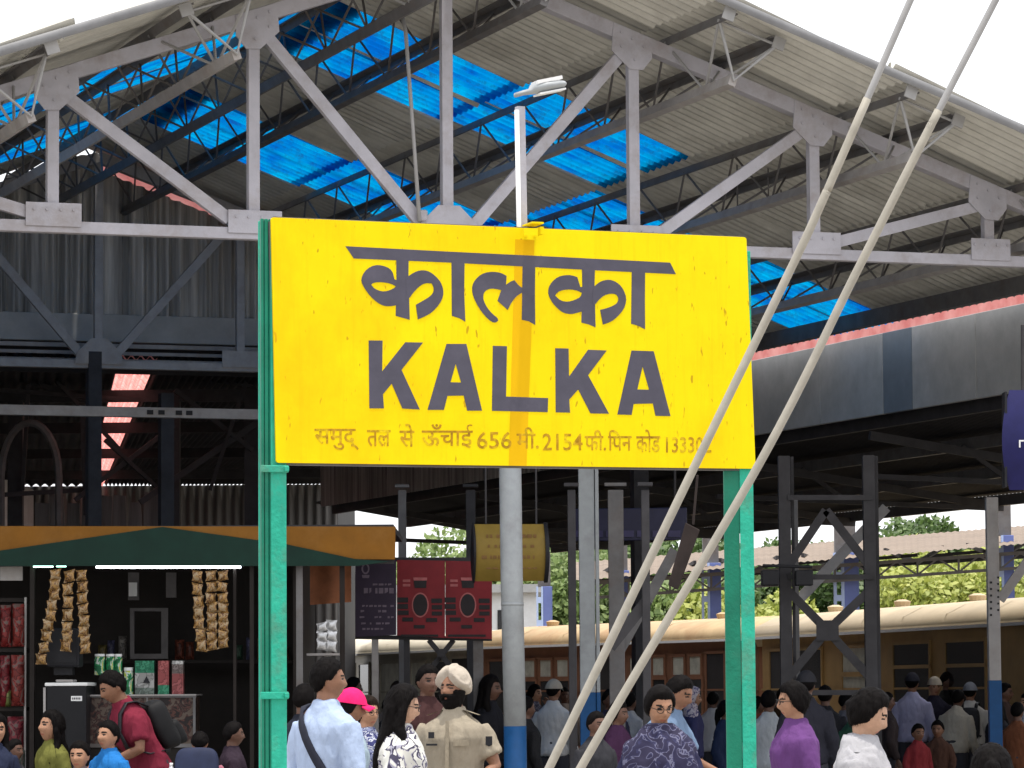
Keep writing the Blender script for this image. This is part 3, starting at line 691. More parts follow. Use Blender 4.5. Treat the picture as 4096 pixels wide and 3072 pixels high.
# slim white pipe in front of the truss, and tube lights under the purlins
q = MB(); q.tube([at(1585, 40, 33.2), at(1608, 62, 33.0), at(1622, 120, 32.6), at(1655, 560, 32.6), at(1678, 885, 32.6)], [.02, .022, .018, .017, .02], 8)
o = q.build('hanging_pipe', M['rod'], None, smooth=True); tag(o, 'slender whitish pipe hanging in front of the truss left of its centre post', 'pipe')
q = MB(); q.box(at(1690, 862, 32.62), (.09, .05, .1)); q.build('junction_box', M['truss'], o, bevel=.02)
for k, (a, bb, lb) in enumerate((((2935, 855), (3090, 810), 'unlit tube light fitting under the right roof slope, the left one of a pair'), ((3112, 806), (3236, 766), 'unlit tube light fitting under the right roof slope, the right one beside the truss post'))):
    pa, pb = at(*a, 37.4+.2*k), at(*bb, 37.0+.2*k)
    t_ = thing('tube_light', (pa+pb)/2, lb, 'light', 'tube lights under the roof')
    q = MB(); q.bar(pa, pb, .03, .045); q.build('fitting', M['white'], t_)
    q = MB()
    for p_ in (pa.lerp(pb, .1), pa.lerp(pb, .9)): q.tube([p_, p_+UZ*.55], .008, 5)
    q.build('hanger', M['steel'], t_)

# ------------------------------------------------------------------ snack kiosk
YK = 33.0
def K(x, y, dY=0): return at(x, y, YK+dY)
M['orange'] = mat('ochre_orange_paint', (.19, .078, .006), .6, .15, 4, dirt=(.25, .12, .03), dirt_amt=.25, dscale=3)
M['dgreen'] = mat('dark_green_paint', (.004, .024, .016), .6, .2, 5)
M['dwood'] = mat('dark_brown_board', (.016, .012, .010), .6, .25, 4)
M['foil'] = patterned('gold_brown_foil', [(.30, .17, .05), (.10, .045, .02), (.26, .15, .05), (.28, .2, .11)], 16, .25); M['foil'].node_tree.nodes['Principled BSDF'].inputs['Metallic'].default_value = .35; M['foil'].node_tree.nodes['Principled BSDF'].inputs['Specular IOR Level'].default_value = .6
M['foil2'] = mat('silver_foil', (.45, .45, .45), .3, .4, 14, metal=.6)
M['tube'] = emit('lit_tube', (.86, .92, 1), 9.0)
M['tube_g'] = emit('greenish_lit_tube', (.5, 1, .8), 5.0)
kio = thing('snack_kiosk', (K(600, 2765).x, YK+1.2, 0), 'snack kiosk with ochre fascia, dark green pediment and lit tube lights', 'kiosk')
q = MB(); q.prism([K(-160, 2104), K(1582, 2106), K(1580, 2238), K(-160, 2240)], (0, 1, 0), .05); q.build('fascia', M['orange'], kio, bevel=.004)
q = MB(); q.prism([K(650, 2108, -.006), K(-160, 2226, -.006), K(-160, 2264, -.006), K(1430, 2264, -.006), K(1560, 2246, -.006), K(1420, 2236, -.006), K(1140, 2176, -.006)], (0, -1, 0), .02); q.build('pediment', M['dgreen'], kio)
xl, xr = K(-700, 2765).x, K(1180, 2765).x; ztop = K(0, 2104).z; zbf = K(0, 2262).z
q = MB(); q.box(((xl+K(1575, 2765).x)/2, YK+1.45, ztop-.03), (K(1575, 2765).x-xl, 2.7, .05)); q.build('roof', M['dark'], kio)
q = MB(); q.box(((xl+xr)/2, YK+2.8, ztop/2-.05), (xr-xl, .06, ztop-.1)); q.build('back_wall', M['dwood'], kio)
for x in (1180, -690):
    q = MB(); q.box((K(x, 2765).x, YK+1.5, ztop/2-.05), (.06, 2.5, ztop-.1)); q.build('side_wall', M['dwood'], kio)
for x0, x1, m_ in ((1186, 1212, M['steel']), (1000, 1016, M['dwood']), (934, 946, M['dwood']), (120, 138, M['dwood']), (1360, 1380, M['dwood'])):
    q = MB(); a, c_ = K(x0, 2765, .1), K(x1, 2765, .1); q.box(((a.x+c_.x)/2, YK+.1, zbf/2+.03), (c_.x-a.x, .06, zbf+.06)); q.build('post', m_, kio)
q = MB(); q.bar(K(-160, 2256, .1), K(1576, 2244, .1), .05, .06); q.build('lintel', M['dark'], kio)
def rect(x0, y0, x1, y1, dY, th, m_, nm, par, bevel=.0):
    q = MB(); q.prism([K(x0, y0, dY), K(x1, y0, dY), K(x1, y1, dY), K(x0, y1, dY)], (0, 1, 0), th); return q.build(nm, m_, par, bevel=bevel)
# frames on the back wall
q = MB()
for x0, y0, x1, y1 in ((520, 2432, 672, 2445), (520, 2615, 672, 2635), (520, 2445, 537, 2615), (645, 2445, 672, 2615), (512, 2290, 556, 2400), (664, 2290, 705, 2390)): q.prism([K(x0, y0, 2.0), K(x1, y0, 2.0), K(x1, y1, 2.0), K(x0, y1, 2.0)], (0, 1, 0), .03)
q.build('cabinet_frame', mat('greyish_frame', (.12, .11, .11), .5, .2), kio)
rect(515, 2330, 548, 2385, 1.95, .04, M['white'], 'switch_panel', kio)
rect(0, 2245, 90, 2322, .2, .03, M['steel_l'], 'grey_plate', kio)
# lit tubes
def klight(x0, x1, y, m_, lb, dx=8):
    a, c_ = K(x0, y, .05), K(x1, y, .05); t_ = thing('tube_light', (a+c_)/2, lb, 'light', 'lit tube lights of the kiosk')
    q = MB(); q.tube([a, c_], .017, 8); q.build('tube', m_, t_, smooth=True)
    q = MB(); q.bar(a+UZ*.032, c_+UZ*.032, .03, .022); q.build('fitting', M['white'], t_)
klight(385, 963, 2266, M['tube'], 'long lit white tube light below the green pediment of the kiosk')
klight(134, 212, 2262, M['tube_g'], 'short greenish lit tube light at the left end of the kiosk')
klight(226, 264, 2260, M['tube_g'], 'stub of greenish lit tube light beside the short one at the kiosk')
# hanging strips of snack packets
def strip(pts, n, lb, seed, wd=.05):
    rnd = random.Random(seed); q = MB(); P = [K(*p, -.1) for p in pts]
    tot = len(P)-1
    for i in range(n):
        f = (i+.5)/n*tot; k = min(int(f), tot-1); c_ = P[k].lerp(P[k+1], f-k); h_ = abs(P[0].z-P[-1].z)/n*.5
        dx = rnd.uniform(-.006, .006); tl = rnd.uniform(-.25, .25); yw = rnd.uniform(-.5, .5)
        def fn(a, b_, c_=c_, h_=h_, dx=dx, tl=tl, yw=yw):
            x = (a-.5)*2; y = (b_-.5)*2; bul = .022*max(0, (1-y*y))**.6*max(0, (1-x*x))**.5
            xx = x*wd*(1-.22*(1-y*y)); zz = y*h_+xx*tl
            return c_ + V((dx+xx, -bul+xx*yw+.004*math.sin(9*x+5*y), zz))
        q.grid(fn, 6, 8)
        q.grid(lambda a, b_: fn(a, b_)*1 + V((0, .006+2*(c_.y-.0-fn(a, b_).y), 0)), 6, 8)
    o = q.build('snack_strip', M['foil'], None, smooth=True); tag(o, lb, 'snack strip', 'hanging strips of snack packets')
strip([(226, 2278), (214, 2400), (188, 2520), (162, 2660)], 9, 'gold foil snack strip, left one of three above the black cooler', 1)
strip([(276, 2278), (272, 2400), (268, 2520), (262, 2600)], 7, 'gold foil snack strip, middle one of three above the black cooler', 2)
strip([(326, 2278), (332, 2400), (336, 2520), (345, 2610)], 8, 'gold foil snack strip, right one of three above the black cooler', 3)
strip([(790, 2280), (792, 2400), (798, 2500), (806, 2605)], 7, 'gold foil snack strip, left of three under the right end of the long tube', 4)
strip([(843, 2280), (846, 2400), (848, 2500), (850, 2600)], 8, 'gold foil snack strip, middle of three under the right end of the long tube', 5)
strip([(890, 2280), (890, 2400), (892, 2500), (890, 2590)], 8, 'gold foil snack strip, right of three under the right end of the long tube', 6)
strip([(1290, 2490), (1285, 2600)], 3, 'silver snack strip hanging left of the white sunlit gap', 8); bpy.data.objects['snack_strip.006'].data.materials[0] = M['foil2']
strip([(1328, 2480), (1322, 2605)], 3, 'silver snack strip hanging right against the white sunlit gap', 9); bpy.data.objects['snack_strip.007'].data.materials[0] = M['foil2']
# display rack at the far left with red packets
rk = thing('display_rack', (K(40, 2765).x, YK+.6, 0), 'display rack of red packets at the left end of the kiosk', 'rack')
for y in (2392, 2592, 2828, 3080, 3400): q = MB(); q.prism([K(-300, y, .45), K(104, y, .45), K(104, y+16, .45), K(-300, y+16, .45)], (0, 1, 0), .4); q.build('shelf', M['dwood'], rk)
a = K(101, 2765, .44); q = MB(); q.box((a.x, a.y, at(0, 2390, a.y).z/2), (.018, .03, at(0, 2390, a.y).z)); q.build('upright', M['steel_l'], rk)
pk = [(2, 2420, 45, 2588, (.35, .03, .03)), (50, 2415, 98, 2586, (.42, .05, .04)), (-42, 2430, -2, 2588, (.3, .25, .2)), (0, 2622, 40, 2826, (.3, .02, .03)), (44, 2620, 98, 2824, (.42, .06, .05)), (20, 2760, 44, 2827, (.25, .3, .08)), (30, 2866, 95, 3000, (.34, .04, .06)), (45, 3000, 100, 3078, (.3, .36, .3)), (-30, 2880, 25, 3076, (.5, .2, .12))]
for i, (x0, y0, x1, y1, c_) in enumerate(pk):
    m_ = patterned('packet_print_%d' % i, [[k*.35 for k in c_], [k*.18 for k in c_], [k*.5+.01 for k in c_], (.13, .09, .08)], 9, .35)
    fn = lambda a, b_: K(x0+(x1-x0)*a, y0+(y1-y0)*b_, .42-.05*(1-(2*a-1)**2)**.5*(1-(2*b_-1)**4)**.5)
    q = MB(); q.grid(fn, 8, 10); q.grid(lambda a, b_: fn(a, b_)+V((0, 2*(YK+.425-fn(a, b_).y), 0)), 8, 10)
    o = q.build('snack_packet', m_, None, smooth=True)
    tag(o, ['small red packet at the top left of the red packet rack', 'glossy red packet at the top right of the rack', 'pale brown packet cut by the left edge on the top rack shelf', 'dark red packet on the middle rack shelf', 'bright red packet at the right of the middle rack shelf', 'small green packet in front on the middle rack shelf', 'crimson packet on the lowest rack shelf', 'pale green packet at the bottom right of the rack', 'orange packet at the bottom left of the rack'][i], 'packet', 'packets on the kiosk rack')
# dark monitor and cooler
cb = thing('cash_monitor', K(250, 2700, .3), 'dark boxy monitor standing on the black cooler under the snack strips', 'monitor')
rect(184, 2512, 318, 2668, .1, .3, mat('monitor_grey', (.013, .013, .016), .5, .15), 'housing', cb, .02); rect(196, 2524, 306, 2650, .092, .012, M['black'], 'screen', cb); rect(215, 2668, 290, 2700, .2, .15, M['black'], 'stand', cb)
fz_ = thing('chest_cooler', K(262, 2900, .3), 'black cooler with white lid edge and a small white label', 'cooler'); fz_.location.z = 0
q = MB(); a, c_ = K(184, 2745, .0), K(346, 2745, .0); q.box(((a.x+c_.x)/2, YK+.35, a.z/2), (c_.x-a.x, .7, a.z)); q.build('body', mat('cooler_black', (.010, .010, .012), .4, .15), fz_, bevel=.01)
q = MB(); q.box(((a.x+c_.x)/2, YK+.35, a.z+.016), (c_.x-a.x+.02, .72, .03)); q.build('lid', M['white'], fz_, bevel=.006)
rect(222, 2718, 292, 2728, .1, .3, M['steel_l'], 'handle', fz_, .01); rect(284, 2784, 328, 2804, -.004, .004, M['white'], 'label', fz_)
q = MB()
for i in range(5): q.prism([K(289+i*7, 2790, -.007), K(293+i*7, 2790, -.007), K(293+i*7, 2798, -.007), K(289+i*7, 2798, -.007)], (0, 1, 0), .002)
q.build('label_print', M['black'], fz_.children[-1])
q = MB(); q.bar(K(178, 2750, -.002), K(178, 3000, -.002), .02, .02); q.build('corner_trim', M['steel_l'], fz_)
# glass showcase with goods on top
sc_ = thing('glass_showcase', K(620, 2900, .4), 'glass fronted kiosk showcase with reddish goods inside', 'showcase'); sc_.location.z = 0
gl = mat('dusty_glass', (.09, .075, .07), .15, .3, 7, spec=.5)
rect(360, 2786, 780, 2975, .32, .5, patterned('showcase_goods', [(.02, .015, .015), (.08, .035, .028), (.04, .022, .02), (.10, .075, .06)], 11, .4), 'goods_display', sc_)
q = MB()
for x0, y0, x1, y1 in ((355, 2778, 785, 2790), (355, 2975, 785, 2990), (772, 2790, 782, 2975), (585, 2790, 592, 2975)): q.prism([K(x0, y0, .3), K(x1, y0, .3), K(x1, y1, .3), K(x0, y1, .3)], (0, 1, 0), .02)
q.build('frame', M['steel'], sc_)
a, c_ = K(355, 2780, .3), K(785, 2780, .3); q = MB(); q.box(((a.x+c_.x)/2, YK+.62, a.z-.005), (c_.x-a.x, .66, .012)); q.build('top', M['steel_l'], sc_)
zc = K(0, 2990, .3).z; q = MB(); q.box(((a.x+c_.x)/2, YK+.62, zc/2), (c_.x-a.x, .6, zc)); q.build('base', M['dwood'], sc_)
def jar(x, y0, y1, r, m_, lb):
    c_ = K(x, y1, .55); h_ = K(x, y0, .55).z-c_.z; rr = r*(YK+.55)/15000
    t_ = thing('snack_jar', c_, lb, 'jar', 'jars on the kiosk counter')
    q = MB(); q.tube([c_, c_+UZ*h_*.05, c_+UZ*h_*.8, c_+UZ*h_*.88], [rr*.95, rr, rr, rr*.85], 14); q.build('jar_body', m_, t_, smooth=False)
    q = MB(); q.tube([c_+UZ*h_*.885, c_+UZ*h_], rr*.95, 14); q.build('lid', M['white'], t_)
gj = patterned('green_jar_label', [(.01, .10, .04), (.02, .22, .08), (.5, .55, .5), (.42, .48, .06)], 9, .3)
jar(399, 2616, 2700, 22, gj, 'green jar with white lid, left one behind the stooping man'); jar(441, 2616, 2700, 18, gj, 'green jar with white lid, middle one of the upper jars'); jar(473, 2616, 2705, 16, gj, 'yellow and green jar, right one of the upper jars')
jar(468, 2692, 2780, 22, gj, 'green jar with white lid in front of the upper jars'); jar(514, 2670, 2784, 20, gj, 'tall yellow green jar with white lid beside the cartons')
def carton(x0, y0, x1, y1, cols, lb, k):
    t_ = thing('drink_carton', K((x0+x1)/2, y1, .6), lb, 'carton', 'cartons on the kiosk counter')
    for i, (f0, f1, c_) in enumerate(cols):
        rect(x0, y0+(y1-y0)*f0, x1, y0+(y1-y0)*f1, .5, .12, patterned('carton_%d_%d' % (k, i), [[v_*.6 for v_ in c_], [v_*.4 for v_ in c_], [v_*.8+.02 for v_ in c_]], 16, .4), 'face_band', t_)
carton(540, 2643, 616, 2778, [(0, .36, (.03, .26, .14)), (.36, .8, (.42, .42, .40)), (.8, 1, (.16, .2, .17))], 'large green and white carton with a dark mark on the showcase', 0)
q = MB(); q.prism([K(586, 2704, .49), K(600, 2732, .49), K(572, 2732, .49)], (0, -1, 0), .003); q.build('print', M['black'], bpy.data.objects['drink_carton'])
carton(632, 2643, 675, 2778, [(0, .72, (.42, .1, .1)), (.72, 1, (.04, .28, .15))], 'red carton with green foot in the middle of the showcase top', 1)
carton(688, 2643, 733, 2778, [(0, .1, (.6, .6, .58)), (.1, .38, (.2, .16, .15)), (.38, 1, (.38, .1, .1))], 'grey and red carton at the right end of the showcase top', 2)
# dim goods on a shelf along the back wall
rect(120, 2640, 1170, 2652, 2.2, .3, M['dwood'], 'back_shelf', kio)
gr = random.Random(21)
for i, x in enumerate((392, 430, 474, 700, 742, 935, 985, 1030, 1075, 1120)):
    hgt = gr.uniform(50, 105); wd_ = gr.uniform(26, 40); col_ = gr.choice([(.10, .03, .02), (.03, .06, .04), (.10, .08, .03), (.05, .05, .09), (.12, .11, .10)])
    q = MB(); q.grid(lambda a, b_: K(x+wd_*a, 2638-hgt*b_, 2.25-.05*(1-(2*a-1)**2)**.5*(1-(2*b_-1)**4)**.5), 6, 8); q.grid(lambda a, b_: K(x+wd_*a, 2638-hgt*b_, 2.26), 2, 2)
    o = q.build('shelf_packet', patterned('dim_pack_%d' % i, [col_, [v_*.5 for v_ in col_], [v_*1.8 for v_ in col_]], 12, .4), None, smooth=True); tag(o, 'dim packet on the shelf along the back wall of the kiosk', 'packet', 'dim packets on the back shelf')
# orange shutter panel hanging right of the green post
q = MB(); q.grid(lambda a, b_: K(1240+165*a, 2262+158*b_-12*a*b_, .6+.02*math.sin(9*a)), 12, 8); q.grid(lambda a, b_: K(1240+165*a, 2262+158*b_-12*a*b_, .63+.02*math.sin(9*a)), 12, 8)
o = q.build('orange_cloth', mat('rust_orange_cloth', (.2, .075, .035), .8, .3, 6), None, smooth=True); tag(o, 'rust orange cloth hanging under the kiosk roof right of the green post', 'cloth')
q = MB(); q.box((K(1290, 2625).x, YK+.6, K(0, 2625).z), (.32, .5, .02)); q.box((K(1290, 2625).x, YK+.6, K(0, 2645).z), (.03, .03, .1)); o = q.build('small_shelf', M['steel_l'], None); tag(o, 'small pale shelf above the head of the man in the light blue shirt', 'shelf')

# ------------------------------------------------------------------ red and purple notice board
YN = 36.0
def N(x, y, dY=0): return at(x, y, YN+dY)
nb = thing('notice_board', (N(1700, 2765).x, YN, 0), 'wide notice board with one purple and two red panels on posts', 'notice board')
def npoly(pts, dY, th, m_, nm, par): q = MB(); q.prism([N(*p, dY) for p in pts], (0, -1, 0), th); return q.build(nm, m_, par)
M['npurp'] = mat('dusky_purple_print', (.045, .032, .055), .5, .15, 5); M['nred'] = mat('dull_red_print', (.2, .018, .024), .45, .2, 4)
pp = npoly([(1421, 2246), (1585, 2240), (1585, 2540), (1421, 2548)], 0, .02, M['npurp'], 'purple_panel', nb)
r1 = npoly([(1588, 2240), (1780, 2243), (1780, 2552), (1588, 2542)], -.002, .022, M['nred'], 'red_panel', nb); r2 = npoly([(1782, 2243), (1968, 2248), (1968, 2556), (1782, 2552)], -.002, .022, M['nred'], 'red_panel', nb)
pal = mat('greyish_print', (.19, .15, .19), .6, .2, 20); dk = mat('dark_print', (.025, .02, .022), .5, .2, 10)
q = MB()
rr_ = random.Random(5)
for row, (y, h_) in enumerate(((2334, 8), (2352, 22), (2420, 8), (2440, 10), (2465, 8), (2490, 8), (2512, 8))):
    x = 1438+rr_.uniform(0, 12)
    while x < 1568:
        w_ = rr_.uniform(6, 20)
        if rr_.random() < .7: q.prism([N(x, y, -.022), N(min(1575, x+w_), y, -.022), N(min(1575, x+w_), y+h_*rr_.uniform(.6, 1), -.022), N(x, y+h_, -.022)], (0, -1, 0), .002)
        x += w_+5
ring = [(1462+16*math.cos(i*.314), 2275+22*math.sin(i*.314)) for i in range(20)]; ring2 = [(1462+10*math.cos(i*.314), 2275+15*math.sin(i*.314)) for i in range(20)]
q.prism([N(*p, -.022) for p in ring], (0, -1, 0), .002, [[N(*p, -.022) for p in ring2]]); q.prism([N(1448, 2300, -.022), N(1478, 2300, -.022), N(1476, 2312, -.022), N(1450, 2312, -.022)], (0, -1, 0), .003)
q.build('print', pal, pp)
for pan, cx in ((r1, 1681), (r2, 1871)):
    q = MB()
    q.prism([N(cx+29*math.cos(i*.2618), 2420+44*math.sin(i*.2618), -.028) for i in range(24)], (0, -1, 0), .002)
    q.prism([N(cx-26, 2322, -.028), N(cx+26, 2322, -.028), N(cx+24, 2352, -.028), N(cx-22, 2352, -.028)], (0, -1, 0), .002)
    for dx, dy, w_, h_ in [(-92, -30, 44, 20), (-92, -4, 44, 20), (-90, 22, 44, 18), (44, -26, 44, 18), (46, 0, 42, 18), (46, 26, 42, 16), (-72, 50, 44, 16), (24, 52, 44, 16), (-26, 80, 44, 14), (-78, 118, 150, 9)]:
        q.prism([N(cx+dx, 2420+dy, -.028), N(cx+dx+w_, 2420+dy, -.028), N(cx+dx+w_, 2420+dy+h_, -.028), N(cx+dx, 2420+dy+h_, -.028)], (0, -1, 0), .003)
    q.build('dark_print', dk, pan)
    q = MB()
    q.prism([N(cx-28, 2310, -.029), N(cx+28, 2310, -.029), N(cx+27, 2322, -.029), N(cx-26, 2322, -.029)], (0, -1, 0), .002)
    for i in range(2): q.prism([N(cx-70+i*0, 2318+i*18, -.028), N(cx-40, 2318+i*18, -.028), N(cx-40, 2328+i*18, -.028), N(cx-70, 2328+i*18, -.028)], (0, -1, 0), .002)
    q.prism([N(cx+34*math.cos(i*.2618), 2420+50*math.sin(i*.2618), -.026) for i in range(24)], (0, -1, 0), .0015)
    q.build('pale_print', mat('rosy_print', (.4, .12, .12), .5, .2, 20), pan)
for x0, x1, m_ in ((1488, 1514, M['steel_l']), (1616, 1640, M['dark']), (1894, 1934, M['steel'])):
    q = MB(); a, c_ = N(x0, 2765, .08), N(x1, 2765, .08); zt_ = N(0, 2250).z; q.box(((a.x+c_.x)/2, YN+.08, zt_/2), (c_.x-a.x, .06, zt_)); q.build('post', m_, nb)
q = MB(); q.bar(N(1715, 2560, .06), N(1815, 2680, .06), .05, .04); q.bar(N(1815, 2560, .1), N(1710, 2690, .1), .05, .04); q.box(N(1765, 2612, .04), (.08, .03, .08)); q.build('cross_brace', M['dark'], nb)
q = MB(); q.bar(N(1421, 2238, .05), N(1968, 2238, .05), .04, .04); q.bar(N(1421, 2548, .05), N(1968, 2556, .05), .04, .04); q.build('rail', M['dark'], nb)

# ------------------------------------------------------------------ yellow lens-shaped hanging sign
YD = 34.0
c0 = at(2190, 2210, YD); a0 = at(1895, 2225, YD-.05)
ds = thing('hanging_sign', (c0.x-.25, YD, c0.z+.22), 'dull yellow two sided hanging sign with bulging faces behind the round pole', 'sign')
axd = V((-1, -.12, 0)).normalized(); nd = V((axd.y, -axd.x, 0)); nd = nd if nd.y < 0 else -nd
hh = .258; tt = .125; ln = .63; fr = c0+V((.0, 0, 0))-axd*.0
prof = [(tt*(1-(2*i/12-1)**2), hh*(2*i/12-1)) for i in range(13)]
def dsp(s, n_, z): return fr+axd*s+nd*n_+UZ*z
q = MB(); q.grid(lambda a, b_: dsp(.035+ln*a, prof[int(round(b_*12))][0], prof[int(round(b_*12))][1]-.0), 6, 12)
q.grid(lambda a, b_: dsp(.035+ln*a, -prof[int(round(b_*12))][0], prof[int(round(b_*12))][1]), 6, 12)
fc = q.build('sign_face', mat('dull_yellow_sign', (.23, .155, .03), .5, .15, 5, dirt=(.2, .12, .04), dirt_amt=.25, dscale=4), ds, smooth=True, fixn=False)
for s in (0, .036+ln):
    q = MB(); q.prism([dsp(s, p_[0]*1.25, p_[1]*1.06) for p_ in prof] + [dsp(s, -p_[0]*1.25, p_[1]*1.06) for p_ in reversed(prof[1:-1])], axd, .035 if s == 0 else .02); q.build('end_cap', M['black'], ds)
q = MB(); rr_ = random.Random(9)
for z, h_ in ((.13, .06), (.04, .05), (-.06, .06), (-.15, .04)):
    s = .09+rr_.uniform(0, .05)
    while s < .57:
        w_ = rr_.uniform(.012, .05); nn = tt*(1-(z/hh)**2)+.004
        q.hexa([dsp(s, nn, z), dsp(s+w_, nn, z), dsp(s+w_, nn+.002, z), dsp(s, nn+.002, z), dsp(s, nn, z+h_*.5), dsp(s+w_, nn, z+h_*.5), dsp(s+w_, nn+.002, z+h_*.5), dsp(s, nn+.002, z+h_*.5)]); s += w_+rr_.uniform(.01, .05)
q.build('print', mat('brown_sign_print', (.17, .09, .03), .6, .2, 12), fc)
q = MB()
for s in (.1, .56): q.tube([dsp(s, 0, hh), dsp(s, 0, hh+1.2)], .009, 6)
q.build('hanger', M['dark'], ds)
# navy train display board
YX = 37.0
ex = thing('train_display', at(2500, 2100, YX), 'long dark navy train display box hanging from the low roof', 'display')
nv = mat('navy_display_case', (.018, .018, .045), .4, .2, 5)
q = MB(); q.hexa([at(2272, 2165, YX), at(2748, 2160, YX+.1), at(2748, 2160, YX+.35), at(2272, 2165, YX+.25), at(2272, 2036, YX), at(2748, 2030, YX+.1), at(2748, 2030, YX+.35), at(2272, 2036, YX+.25)]); q.build('case', nv, ex, bevel=.01)
q = MB()
for i in range(7): q.prism([at(2300+i*62, 2122, YX-.01+i*.013), at(2350+i*62, 2122, YX-.01+i*.013), at(2350+i*62, 2148, YX-.01+i*.013), at(2300+i*62, 2148, YX-.01+i*.013)], (0, -1, 0), .003)
q.build('dark_cell', mat('unlit_cell', (.04, .035, .09), .3, .2, 8), ex)
q = MB()
for x in (2320, 2700): q.tube([at(x, 2040, YX+.15), at(x, 1780, YX+.15)], .012, 6)
q.build('hanger', M['dark'], ex)
ds2 = thing('navy_sign', at(4130, 1760, 33), 'dark blue rounded hanging sign cut by the right edge', 'sign')
q = MB(); q.grid(lambda a, b_: at(4008+260*a+30*(2*b_-1)**2, 1560+400*b_, 33-.12*math.sin(math.pi*b_)), 8, 12); q.grid(lambda a, b_: at(4008+260*a+30*(2*b_-1)**2, 1560+400*b_, 33+.05+.12*math.sin(math.pi*b_)), 8, 12)
q.build('sign_face', mat('deep_blue_sign', (.012, .012, .075), .4, .2, 4), ds2, smooth=True)
q = MB(); q.bar(at(4018, 1570, 33.02), at(4018, 1950, 33.02), .02, .2); q.build('edge_rim', M['black'], ds2)
q = MB(); q.tube([at(4090, 1570, 33.02), at(4090, 1300, 33.02)], .015, 6); q.build('hanger', M['dark'], ds2)
q = MB(); q.prism([at(4076, 1760, 32.86), at(4096, 1760, 32.86), at(4096, 1766, 32.86), at(4082, 1766, 32.86), at(4082, 1790, 32.86), at(4076, 1790, 32.86)], (0, -1, 0), .003); q.build('print', M['white'], ds2)
q = MB(); s_ = at(2700, 2110, 29)
q.hexa([at(2672, 2340, 29), at(2712, 2360, 29), at(2712, 2360, 29.12), at(2672, 2340, 29.12), at(2742, 2090, 29), at(2800, 2120, 29), at(2800, 2120, 29.12), at(2742, 2090, 29.12)]); q.tube([at(2772, 2100, 29.06), at(2790, 1900, 29.06)], .012, 6)
o = q.build('rolled_banner', mat('black_brown_cloth', (.03, .022, .02), .8, .3, 6), None, bevel=.03); tag(o, 'dark rolled banner slung slanting behind the stay wires', 'banner')

# ------------------------------------------------------------------ narrow gauge coaches
M['c_roof'] = mat('ochre_coach_roof', (.50, .40, .26), .55, .14, 1.2, dirt=(.34, .24, .13), dirt_amt=.3, dscale=.9, stretch=(.6, .6, 1))
M['c_roof_o'] = mat('rusty_coach_roof', (.50, .36, .20), .6, .14, 1.2, dirt=(.36, .16, .07), dirt_amt=.3, dscale=.9)
M['c_roof_c'] = mat('cream_coach_roof', (.62, .56, .44), .55, .1, 1.5)
M['c_ochre'] = mat('ochre_coach_side', (.36, .225, .085), .5, .15, 2.5, dirt=(.16, .1, .05), dirt_amt=.2)
M['c_red'] = mat('brown_red_coach_side', (.2, .095, .055), .5, .18, 2.5, dirt=(.12, .06, .04), dirt_amt=.2)
M['c_cream'] = mat('cream_coach_side', (.3, .28, .23), .5, .14, 2.5)
M['glass'] = mat('dark_window_glass', (.02, .02, .022), .12, .3, 3, spec=.6)
M['curt'] = mat('pale_window_pane', (.42, .42, .36), .3, .3, 4)
ZG = 2.46
